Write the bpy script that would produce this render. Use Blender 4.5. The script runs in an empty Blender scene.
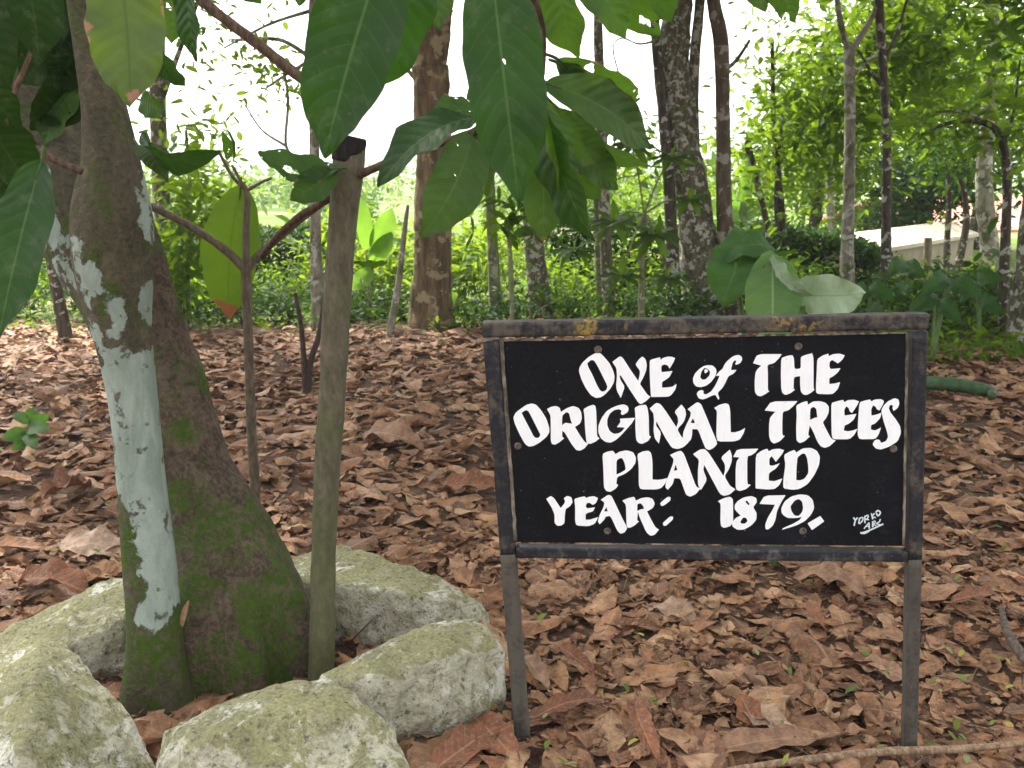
import bpy, bmesh, math, random
import numpy as np
from mathutils import Vector, noise as mnoise

SC = bpy.context.scene
COL = SC.collection
R = math.radians
rng = np.random.default_rng(1879)
random.seed(1879)

# ------------------------------------------------------------------ camera frame
FOC = 1000.0                      # focal length in pixels of the 1024 x 768 frame
PITCH = R(12.08)
CAM = np.array((0.0, 0.0, 1.35))
FWD = np.array((0.0, math.cos(PITCH), -math.sin(PITCH)))
UPV = np.array((0.0, math.sin(PITCH), math.cos(PITCH)))
RGT = np.array((1.0, 0.0, 0.0))


def ray(px, py):
    return RGT * ((px - 512) / FOC) + UPV * ((384 - py) / FOC) + FWD


def P(px, py, Y):
    """Point at distance Y in front of the viewer."""
    r = ray(px, py)
    return CAM + r * (Y / r[1])


def depth(py, Y):
    return Y / ray(512, py)[1]


def G(px, py, z=0.0):
    """Point on the ground."""
    r = ray(px, py)
    return CAM + r * ((z - CAM[2]) / r[2])


def unit(v):
    v = np.asarray(v, float)
    return v / max(np.linalg.norm(v), 1e-9)


# ------------------------------------------------------------------ objects
def put(o, parent=None, label=None, cat=None, group=None, kind=None):
    COL.objects.link(o)
    if parent is not None:
        o.parent = parent
    for k, v in (('label', label), ('category', cat), ('group', group), ('kind', kind)):
        if v:
            o[k] = v
    return o


def thing(name, loc, label, cat, group=None):
    o = bpy.data.objects.new(name, None)
    o.empty_display_size = 0.1
    o.location = Vector([float(x) for x in loc])
    return put(o, None, label, cat, group)


def root_of(o):
    while o.parent is not None:
        o = o.parent
    return o


def mesh(name, verts, faces, mat, parent=None, uv=None, smooth=True, loc=None, attr=None, **kw):
    """ONE mesh object. Vertices are world points; they are stored relative to the root (or to loc).
    faces: an (n,k) array or a list of tuples."""
    v = np.asarray(verts, dtype=np.float64).reshape(-1, 3)
    base = np.array(root_of(parent).location) if parent is not None else np.array(loc if loc is not None else (0, 0, 0), float)
    v = v - base
    me = bpy.data.meshes.new(name)
    if isinstance(faces, np.ndarray):
        n, k = faces.shape
        me.vertices.add(len(v)); me.vertices.foreach_set('co', v.astype(np.float32).ravel())
        me.loops.add(n * k); me.loops.foreach_set('vertex_index', faces.astype(np.int32).ravel())
        me.polygons.add(n)
        me.polygons.foreach_set('loop_start', np.arange(0, n * k, k, dtype=np.int32))
        me.update(calc_edges=True)
    else:
        me.from_pydata(v.tolist(), [], [tuple(f) for f in faces])
    if uv is not None:
        lay = me.uv_layers.new(name='UVMap')
        idx = np.empty(len(me.loops), dtype=np.int32); me.loops.foreach_get('vertex_index', idx)
        lay.data.foreach_set('uv', np.asarray(uv, np.float32)[idx].ravel())
    if attr is not None:
        for an, av in attr.items():
            a = me.attributes.new(an, 'FLOAT', 'POINT'); a.data.foreach_set('value', np.asarray(av, np.float32))
    me.polygons.foreach_set('use_smooth', np.full(len(me.polygons), smooth))
    me.validate()
    me.update()
    if mat is not None:
        me.materials.append(mat)
    o = bpy.data.objects.new(name, me)
    if parent is None:
        o.location = Vector([float(x) for x in base])
    return put(o, parent, **kw)


class Soup:
    """Gathers vertices, faces and uvs for one mesh."""
    def __init__(s):
        s.v, s.f, s.uv, s.n = [], [], [], 0

    def add(s, v, f, uv=None):
        v = np.asarray(v, float).reshape(-1, 3)
        s.v.append(v)
        s.f += [tuple(int(i) + s.n for i in q) for q in f]
        s.uv.append(np.zeros((len(v), 2)) if uv is None else np.asarray(uv, float))
        s.n += len(v)
        return s

    def build(s, name, mat, parent=None, **kw):
        return mesh(name, np.concatenate(s.v), s.f, mat, parent, uv=np.concatenate(s.uv), **kw)


# ------------------------------------------------------------------ node helper
class NT:
    def __init__(s, name):
        s.m = bpy.data.materials.new(name); s.m.use_nodes = True
        s.t = s.m.node_tree; s.t.nodes.clear()
        s.out = s.t.nodes.new('ShaderNodeOutputMaterial')

    def n(s, typ, props=None, **ins):
        nd = s.t.nodes.new('ShaderNode' + typ)
        for k, v in (props or {}).items():
            setattr(nd, k, v)
        for k, v in ins.items():
            s.set(nd, k.replace('_', ' '), v)
        return nd

    def set(s, nd, key, v):
        key = int(key[1:]) if key[0] == 'i' and key[1:].isdigit() else key
        sock = nd.inputs[key]
        if isinstance(v, bpy.types.NodeSocket):
            s.t.links.new(v, sock)
        elif isinstance(v, tuple) and len(v) == 3 and sock.type == 'RGBA':
            sock.default_value = (*v, 1.0)
        else:
            sock.default_value = v

    def coord(s, which='Object', scale=(1, 1, 1)):
        c = s.n('TexCoord').outputs[which]
        if scale == (1, 1, 1):
            return c
        mp = s.n('Mapping', Vector=c); mp.inputs['Scale'].default_value = scale
        return mp.outputs[0]

    def noise(s, vec, scale, detail=5, rough=.55, dist=0.0):
        return s.n('TexNoise', Vector=vec, Scale=scale, Detail=detail, Roughness=rough, Distortion=dist).outputs['Fac']

    def math(s, op, a, b=0.0, clamp=False):
        nd = s.n('Math', {'operation': op, 'use_clamp': clamp}, i0=a, i1=b)
        return nd.outputs[0]

    def step(s, x, lo, hi):
        nd = s.n('MapRange', {'interpolation_type': 'SMOOTHSTEP'})
        s.set(nd, 'Value', x); nd.inputs['From Min'].default_value = lo; nd.inputs['From Max'].default_value = hi
        return nd.outputs[0]

    def mix(s, fac, a, b, blend='MIX'):
        nd = s.n('Mix', {'data_type': 'RGBA', 'blend_type': blend})
        for sock, v in ((nd.inputs[0], fac), (nd.inputs[6], a), (nd.inputs[7], b)):
            if isinstance(v, bpy.types.NodeSocket):
                s.t.links.new(v, sock)
            else:
                sock.default_value = v if not isinstance(v, tuple) or len(v) == 4 else (*v, 1.0)
        return nd.outputs[2]

    def ramp(s, fac, stops, interp='LINEAR'):
        nd = s.n('ValToRGB', Fac=fac); cr = nd.color_ramp; cr.interpolation = interp
        while len(cr.elements) < len(stops):
            cr.elements.new(0.5)
        for e, (p, c) in zip(cr.elements, stops):
            e.position = p; e.color = (*c, 1.0)
        return nd.outputs['Color']

    def bump(s, h, strength=.4, dist=.01, normal=None):
        nd = s.n('Bump', Height=h, Strength=strength, Distance=dist)
        if normal is not None:
            s.set(nd, 'Normal', normal)
        return nd.outputs[0]

    def surf(s, sock):
        s.t.links.new(sock, s.out.inputs['Surface'])
        return s.m

    def principled(s, col, rough=.7, spec=.3, bump=None, metal=0.0):
        nd = s.n('BsdfPrincipled', Base_Color=col, Roughness=rough, Metallic=metal)
        nd.inputs['Specular IOR Level'].default_value = spec
        if bump is not None:
            s.set(nd, 'Normal', bump)
        return nd.outputs[0]


def bark(name, base, dark, pale=None, pale_lo=.55, moss=None, moss_lo=.6, scale=1.0, rough=.85, stretch=.3):
    t = NT(name)
    c = t.coord('Object', (scale, scale, scale * stretch)); cu = t.coord('Object', (scale,) * 3)
    n1 = t.noise(c, 22, 6, .62); n2 = t.noise(cu, 9, 5, .6, .4); n3 = t.noise(cu, 70, 4, .6)
    col = t.mix(t.step(n1, .35, .68), dark, base)
    if moss:
        col = t.mix(t.step(t.noise(cu, 5.5, 6, .65, .6), moss_lo, moss_lo + .09), col, moss)
    if pale:
        col = t.mix(t.step(n2, pale_lo, pale_lo + .04), col, t.mix(n3, tuple(x * .75 for x in pale), pale))
    h = t.math('ADD', n1, t.math('MULTIPLY', n3, .5))
    return t.surf(t.principled(col, rough, .2, t.bump(h, .7, .012)))


def foliage(name, cols, trans=.45, rough=.6, tcol=(.22, .36, .04), spec=.12):
    """Leaves of a crown: every leaf its own shade of green."""
    t = NT(name)
    rnd = t.n('NewGeometry').outputs['Random Per Island']
    st = [(i / (len(cols) - 1), c) for i, c in enumerate(cols)]
    col = t.ramp(rnd, st)
    col = t.mix(t.noise(t.coord('Object'), 1.7, 3), t.mix(.5, col, (.02, .05, .01)), col)
    p = t.principled(col, rough, spec)
    tr = t.n('BsdfTranslucent', Color=t.mix(.55, col, tcol)).outputs[0]
    mx = t.n('MixShader', Fac=trans); t.t.links.new(p, mx.inputs[1]); t.t.links.new(tr, mx.inputs[2])
    return t.surf(mx.outputs[0])


def bigleaf(name, blade, dark, vein, trans=.35, rough=.38, tcol=(.16, .3, .03), damage=.6, dmg_col=(.22, .10, .05), holes=.74, spec=.4, nside=10, pucker=.5, tip=None):
    """A broad leaf with midrib and side veins running in its own length and width."""
    t = NT(name)
    uvn = t.n('SeparateXYZ', Vector=t.coord('UV')); u, v = uvn.outputs[0], uvn.outputs[1]
    a = t.math('MULTIPLY', t.math('ABSOLUTE', t.math('SUBTRACT', u, .5)), 2.0)
    o = t.coord('Object')
    vj = t.math('ADD', v, t.math('MULTIPLY', t.math('SUBTRACT', t.noise(o, 16, 2), .5), .07))
    side = t.math('FRACT', t.math('MULTIPLY', t.math('SUBTRACT', vj, t.math('MULTIPLY', t.math('POWER', a, 1.35), .16)), float(nside)))
    tri = t.math('ABSOLUTE', t.math('SUBTRACT', side, .5))          # .5 on a vein
    sv = t.step(tri, .46, .5); mid = t.step(a, .045, .015)
    veins = t.math('MAXIMUM', t.math('MULTIPLY', sv, .55), mid)
    big = t.noise(o, 14, 4); fine = t.noise(o, 120, 4)
    rnd = t.n('ObjectInfo').outputs['Random']
    col = t.mix(t.step(big, .3, .7), dark, blade)
    col = t.mix(t.math('MULTIPLY', rnd, .45), col, tuple(x * .55 for x in blade))
    col = t.mix(t.math('MULTIPLY', fine, .25), col, dark)
    col = t.mix(veins, col, vein)
    col = t.mix(t.math('MULTIPLY', t.step(t.noise(o, 75, 3, .6), .66, .71), .7), col, tuple(x * .35 + .02 for x in dmg_col))
    col = t.mix(t.math('MULTIPLY', t.step(t.noise(o, 38, 5, .7), .5, .75), .25), col, (.16, .18, .11))
    edge = t.math('ADD', t.math('MULTIPLY', t.math('MAXIMUM', a, t.math('ABSOLUTE', t.math('MULTIPLY', t.math('SUBTRACT', v, .5), 2.0))), .42), t.math('MULTIPLY', t.noise(o, 26, 5, .6), .62))
    dm = t.step(edge, damage, damage + .03)
    if tip:
        dm = t.math('MAXIMUM', dm, t.step(t.math('ADD', t.math('ADD', v, t.math('MULTIPLY', u, .05)), t.math('MULTIPLY', t.math('SUBTRACT', big, .5), .12)), tip, tip + .02))
    col = t.mix(dm, col, dmg_col)
    h = t.math('ADD', t.math('MULTIPLY', tri, -pucker), t.math('ADD', t.math('MULTIPLY', fine, .12), t.math('MULTIPLY', big, .5)))
    p = t.principled(col, rough, spec, t.bump(h, .8, .006))
    tr = t.n('BsdfTranslucent', Color=t.mix(veins, t.mix(dm, tcol, dmg_col), tuple(x * .8 for x in tcol))).outputs[0]
    mx = t.n('MixShader', Fac=trans); t.t.links.new(p, mx.inputs[1]); t.t.links.new(tr, mx.inputs[2])
    hole = t.step(t.noise(o, 34, 3, .5, .8), holes, holes + .01)
    m2 = t.n('MixShader', Fac=hole); t.t.links.new(mx.outputs[0], m2.inputs[1])
    t.t.links.new(t.n('BsdfTransparent').outputs[0], m2.inputs[2])
    return t.surf(m2.outputs[0])


# ------------------------------------------------------------------ shapes
def catmull(pts, n):
    p = np.asarray(pts, float)
    if len(p) < 3:
        tt = np.linspace(0, 1, n)[:, None]
        return p[0] * (1 - tt) + p[-1] * tt
    q = np.vstack([2 * p[0] - p[1], p, 2 * p[-1] - p[-2]])
    out = []
    for s in np.linspace(0, len(p) - 1, n):
        i = min(int(s), len(p) - 2); t = s - i
        a, b, c, d = q[i], q[i + 1], q[i + 2], q[i + 3]
        out.append(.5 * (2 * b + (c - a) * t + (2 * a - 5 * b + 4 * c - d) * t * t + (3 * b - a - 3 * c + d) * t ** 3))
    return np.array(out)


def tube(pts, seg=12, rings=None, rough=0.0, nscale=6.0, cap=True, squash=1.0):
    """A tapered limb through points (x, y, z, radius) -> verts, faces."""
    c = catmull(pts, rings or max(4, 4 * len(pts)))
    ax = np.gradient(c[:, :3], axis=0)
    v = []
    ref = np.array((0, 1.0, 0))
    for i in range(len(c)):
        d = unit(ax[i]); s = np.cross(d, ref)
        if np.linalg.norm(s) < 1e-3:
            s = np.cross(d, (1, 0, 0))
        s = unit(s); q = unit(np.cross(s, d))
        for k in range(seg):
            a = 2 * math.pi * k / seg
            off = s * math.cos(a) + q * math.sin(a) * squash
            r = max(c[i, 3], .0008)
            pt = c[i, :3] + off * r
            if rough:
                r *= 1 + rough * mnoise.fractal(Vector(pt * nscale), .7, 2, 4)
                pt = c[i, :3] + off * r
            v.append(pt)
    f = []
    for i in range(len(c) - 1):
        for k in range(seg):
            a, b = i * seg + k, i * seg + (k + 1) % seg
            f.append((a, b, b + seg, a + seg))
    if cap:
        f.append(tuple(range(seg - 1, -1, -1)))
        f.append(tuple(range((len(c) - 1) * seg, len(c) * seg)))
    return np.array(v), f


def px_tube(spec, Y, **kw):
    """A limb through (px, py, width in px[, its own distance])."""
    pts = []
    for s in spec:
        y = s[3] if len(s) > 3 else Y
        p = P(s[0], s[1], y)
        pts.append((*p, s[2] * .5 * depth(s[1], y) / FOC))
    return tube(pts, **kw)


def leaf_grid(base, tip, width, normal, bend=.1, fold=.25, wave=.03, nu=8, nv=22, fat=.62, twist=0.0, stalk=0.0, nside=10, kick=0.0, ragged=0.0, seed=0, tipx=.14):
    """One broad leaf between two points -> verts, faces, uv. It arcs along its length, folds along the midrib and puckers between its veins."""
    base, tip = np.asarray(base, float), np.asarray(tip, float)
    L = np.linalg.norm(tip - base); ax = (tip - base) / L
    nrm = np.asarray(normal, float); nrm = unit(nrm - ax * nrm.dot(ax)); sd = np.cross(ax, nrm)
    v, uv, f = [], [], []
    for j in range(nv + 1):
        t = j / nv
        h = math.sin(math.pi * min(1, t ** .92)) ** fat if 0 < t < 1 else 0.0
        if t > 1 - tipx:
            k = (t - (1 - tipx)) / tipx
            h *= 1 - .45 * math.sin(math.pi * .5 * k) * (1 - k * .2)
        hw = width * .5 * max(h, .012)
        tw = twist * (t - .5)
        s = sd * math.cos(tw) + nrm * math.sin(tw); n = nrm * math.cos(tw) - sd * math.sin(tw)
        c = base + ax * (L * t) + nrm * (L * bend * 4 * t * (1 - t)) + sd * (kick * L * math.sin(math.pi * t))
        for i in range(nu + 1):
            a = 2 * i / nu - 1
            e = 1.0
            if ragged:
                e += ragged * mnoise.noise(Vector((t * 9 + seed * 3.1, np.sign(a) * 2.0 + seed, .5))) * abs(a)
            x = a * hw * e
            z = fold * hw * (abs(a) ** 1.3) + wave * width * math.sin(2 * math.pi * nside * (t - .16 * abs(a) ** 1.35)) * .35 * abs(a) * (1.2 - abs(a)) * 2
            z += wave * width * 1.3 * abs(a) ** 2 * math.sin(t * 17 + (0 if a < 0 else 1.9) + seed)
            v.append(c + s * x + n * z); uv.append((i / nu, t))
    for j in range(nv):
        for i in range(nu):
            a = j * (nu + 1) + i
            f.append((a, a + 1, a + nu + 2, a + nu + 1))
    v, uv = np.array(v), np.array(uv)
    if stalk:
        tv, tf = tube([(*(base - ax * stalk + nrm * stalk * .25), .0022), (*(base + ax * .0), .0024), (*(base + ax * L * .12 + nrm * L * bend * .42), .0012)], 6, 5)
        f += [tuple(q + len(v) for q in g) for g in tf]
        uv = np.vstack([uv, np.full((len(tv), 2), (.5, .3))]); v = np.vstack([v, tv])
    return v, f, uv


def px_leaf(name, parent, mat, b, t, wpx, tilt=0.0, **kw):
    """A broad leaf from base b=(px,py,Y) to tip t=(px,py,Y), wpx wide; tilt turns its face about its length."""
    B, T = P(*b), P(*t)
    w = wpx * depth((b[1] + t[1]) / 2, (b[2] + t[2]) / 2) / FOC
    ax = unit(T - B); view = unit(CAM - (B + T) / 2)
    n0 = unit(view - ax * view.dot(ax)); s = np.cross(ax, n0)
    n = n0 * math.cos(R(tilt)) + s * math.sin(R(tilt))
    v, f, uv = leaf_grid(B, T, w, n, **kw)
    return mesh(name, v, f, mat, parent, uv=uv)


def leaf_cloud(centers, size, aspect=.42, up=.35, droop=.3, spread=.25, r=None):
    """Many small folded leaves at the given points -> verts, faces (quads), one island per leaf."""
    r = r or rng
    c = np.asarray(centers, float); n = len(c)
    ax = r.normal(size=(n, 3)); ax[:, 2] = ax[:, 2] * .6 - droop
    ax /= np.linalg.norm(ax, axis=1)[:, None]
    nm = r.normal(size=(n, 3)); nm[:, 2] += up * 3
    nm -= ax * (nm * ax).sum(1)[:, None]; nm /= np.linalg.norm(nm, axis=1)[:, None] + 1e-9
    sd = np.cross(ax, nm)
    L = size * (1 + spread * r.normal(size=n)).clip(.45, 1.9)
    W = L * aspect * (1 + .2 * r.normal(size=n)).clip(.6, 1.5)
    tp = [(0, 0, 0), (.42, .28, .12), (-.42, .28, .12), (0, .3, -.02), (.40, .68, .10), (-.40, .68, .10), (0, .7, -.06), (0, 1.0, -.2)]
    V = np.empty((n, 8, 3))
    for k, (x, y, z) in enumerate(tp):
        V[:, k] = c + sd * (W * x)[:, None] + ax * (L * y)[:, None] + nm * (W * z)[:, None]
    tf = np.array([(0, 1, 4, 3), (0, 3, 5, 2), (3, 4, 7, 6), (3, 6, 7, 5)])
    tf = np.array([(0, 1, 4, 3), (2, 0, 3, 5), (3, 4, 7, 6), (5, 3, 6, 7)])
    F = (tf[None] + (np.arange(n) * 8)[:, None, None]).reshape(-1, 4)
    return V.reshape(-1, 3), F


def clump_points(center, rad, n, k=14, tight=.34, r=None, shell=.55):
    """Points in leaf clumps spread through an ellipsoid, with gaps between the clumps."""
    r = r or rng
    d = r.normal(size=(k, 3)); d /= np.linalg.norm(d, axis=1)[:, None]
    d *= (shell + (1 - shell) * r.random(k))[:, None]
    w = r.random(k) + .35
    which = r.choice(k, size=n, p=w / w.sum())
    return np.asarray(center) + (d[which] + r.normal(size=(n, 3)) * tight * (.5 + w[which])[:, None]) * np.asarray(rad)


def px_clump(px, py, rx, ry, Y, n, thick=None, **kw):
    k = depth(py, Y) / FOC
    return clump_points(P(px, py, Y), (rx * k, (thick if thick else max(rx, ry) * k), ry * k), n, **kw)
# ------------------------------------------------------------------ the painted sign
BL, BR = G(523, 738), G(905.5, 751)              # where its two legs stand
S_X = unit(BR - BL)                              # along the sign
S_UP = unit(np.array((0, -math.sin(R(3.0)), math.cos(R(3.0)))))      # leaning a little forward
S_UP = unit(S_UP - S_X * S_UP.dot(S_X))
S_N = unit(np.cross(S_X, S_UP))                  # towards the viewer


def on_sign(px, py, off=0.0):
    r = ray(px, py); o = BL + S_N * off
    return CAM + r * ((o - CAM).dot(S_N) / r.dot(S_N))


def sign_bar(a, b, w, d, off=0.0, seed=0, n=26):
    """A worn, slightly rounded length of square tube from a to b."""
    a, b = np.asarray(a) + S_N * off, np.asarray(b) + S_N * off
    ax = unit(b - a); q = unit(np.cross(ax, S_N))
    prof = []
    for cx, cy in ((1, 1), (-1, 1), (-1, -1), (1, -1)):
        for k in range(4):
            t = math.atan2(cy, cx) + R((k - 1.5) * 24)
            prof.append((cx * .45 + .55 * math.cos(t) * 1.2, cy * .45 + .55 * math.sin(t) * 1.2))
    prof = [(max(-1, min(1, x)), max(-1, min(1, y))) for x, y in prof]
    v, f = [], []
    m = len(prof)
    for i in range(n + 1):
        c = a + (b - a) * (i / n)
        c = c + q * (.0012 * mnoise.noise(Vector((i * .35, seed, 1)))) + S_N * (.001 * mnoise.noise(Vector((i * .35, seed, 7))))
        for k, (x, y) in enumerate(prof):
            j = 1 + .035 * mnoise.noise(Vector((i * .8, k * .7, seed * 5.3)))
            v.append(c + q * (x * w / 2 * j) + S_N * (y * d / 2 * j))
    for i in range(n):
        for k in range(m):
            p, r_ = i * m + k, i * m + (k + 1) % m
            f.append((p, r_, r_ + m, p + m))
    f.append(tuple(range(m - 1, -1, -1))); f.append(tuple(range(n * m, n * m + m)))
    return np.array(v), f


def sign_paint(name, worn, worn_lo, black=(.012, .012, .014), yellow=False):
    t = NT(name); o = t.coord('Object')
    n1 = t.noise(o, 16, 6, .68, .5); n2 = t.noise(o, 95, 5, .65); n3 = t.noise(t.coord('Object', (1, 1, .12)), 60, 4, .6)
    up = t.n('SeparateXYZ', Vector=t.n('NewGeometry').outputs['Normal']).outputs[2]
    wear = t.math('ADD', t.math('ADD', t.math('MULTIPLY', n1, .55), t.math('MULTIPLY', n2, .28)), t.math('MULTIPLY', n3, .17))
    m = t.step(wear, worn_lo, worn_lo + .16)
    col = t.mix(m, t.mix(n2, black, tuple(x * 2.6 for x in black)), t.mix(n3, tuple(x * .62 for x in worn), tuple(x * 1.18 for x in worn)))
    if yellow:
        yl = t.math('MULTIPLY', t.step(t.noise(t.coord('Object', (1, 1, 1)), 11, 3), .55, .66), t.step(n2, .44, .6))
        col = t.mix(t.math('MULTIPLY', yl, .8), col, (.30, .20, .035))
    col = t.mix(t.step(t.noise(o, 210, 2), .72, .76), col, (.22, .2, .17))
    return t.surf(t.principled(col, t.math('ADD', .5, t.math('MULTIPLY', m, .35)), .13, t.bump(t.math('ADD', wear, t.math('MULTIPLY', n2, .4)), .45, .004)))


M_top = sign_paint('worn top rail paint', (.10, .084, .068), .42, yellow=True)
M_post = sign_paint('chipped black post paint', (.095, .082, .066), .47)
M_leg = sign_paint('grey weathered leg', (.095, .085, .068), .40, black=(.03, .027, .023))
M_rail = sign_paint('lower rail paint', (.105, .10, .092), .47)

sign = thing('sign', BL, 'black hand-lettered sign board on two grey legs telling of original trees planted in 1879', 'sign')
k = lambda px, py: np.linalg.norm(on_sign(px + .5, py) - on_sign(px - .5, py))     # metres per pixel there

# the rails and posts: centre lines, widths in pixels
def bar_px(name, a, b, wpx, mat, dpt=.032, off=0.0, seed=0):
    A, B = on_sign(*a), on_sign(*b)
    v, f = sign_bar(A, B, wpx * k((a[0] + b[0]) / 2, (a[1] + b[1]) / 2), dpt, off, seed)
    return mesh(name, v, f, mat, sign)

bar_px('top_rail', (483.2, 328.8), (926.0, 320.3), 15.5, M_top, .034, .002, 1)
bar_px('post', (491.5, 340), (508.2, 552), 15.5, M_post, .030, 0, 2)
bar_px('post', (918.3, 331), (913.2, 557), 14.5, M_post, .030, 0, 3)
bar_px('leg', (508.2, 552.3), (524.8, 765), 15.5, M_leg, .030, 0, 4)
bar_px('leg', (913.2, 557.3), (908.2, 780), 13.5, M_leg, .030, 0, 5)
bar_px('bottom_rail', (516.6, 550.5), (905.5, 554.5), 11.5, M_rail, .028, .001, 6)

# the board: a thin sheet of painted steel with a raw rim
t = NT('black board paint'); o = t.coord('Object')
n1 = t.noise(o, 7, 5, .6); n2 = t.noise(o, 150, 4, .7); n3 = t.noise(t.coord('Object', (1, 1, .25)), 30, 5, .7)
col = t.mix(n1, (.0035, .0035, .0045), (.008, .0085, .011))
dust = t.math('MULTIPLY', t.step(n2, .46, .72), t.step(n3, .36, .66))
col = t.mix(t.math('MULTIPLY', dust, .30), col, (.05, .053, .07))
col = t.mix(t.math('MULTIPLY', t.step(t.noise(t.coord('Object', (.6, 1, 2.2)), 5, 4), .5, .7), .18), col, (.035, .037, .05))
col = t.mix(t.step(t.noise(o, 120, 2, .3), .77, .80), col, (.14, .13, .12))
M_board = t.surf(t.principled(col, t.math('ADD', .5, t.math('MULTIPLY', n3, .25)), .09, t.bump(n2, .12, .002)))
M_rim = bark('flaking board rim', (.30, .26, .19), (.06, .05, .04), scale=3)
q = [(501.5, 340.5), (907.3, 332.6), (903.3, 546), (515.8, 542)]
OFF = .012
fr = [on_sign(x, y, OFF) for x, y in q]; bk = [p - S_N * .003 for p in fr]
board = mesh('board', fr + bk, [(3, 2, 1, 0), (4, 5, 6, 7), (0, 1, 5, 4), (1, 2, 6, 5), (2, 3, 7, 6), (3, 0, 4, 7)], M_board, sign, smooth=False)
S = Soup()
for a, b, w in ((q[0], q[3], 3.6), (q[1], q[2], 2.6), (q[0], q[1], 1.6)):
    A, B = on_sign(*a, OFF), on_sign(*b, OFF)
    v, f = sign_bar(A, B, w * k(*a), .0055, 0, a[0], 60)
    v = v + np.array([S_X * (.0009 * mnoise.noise(Vector(p * 70))) for p in v])
    S.add(v, f)
S.build('rim', M_rim, board)

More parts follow.
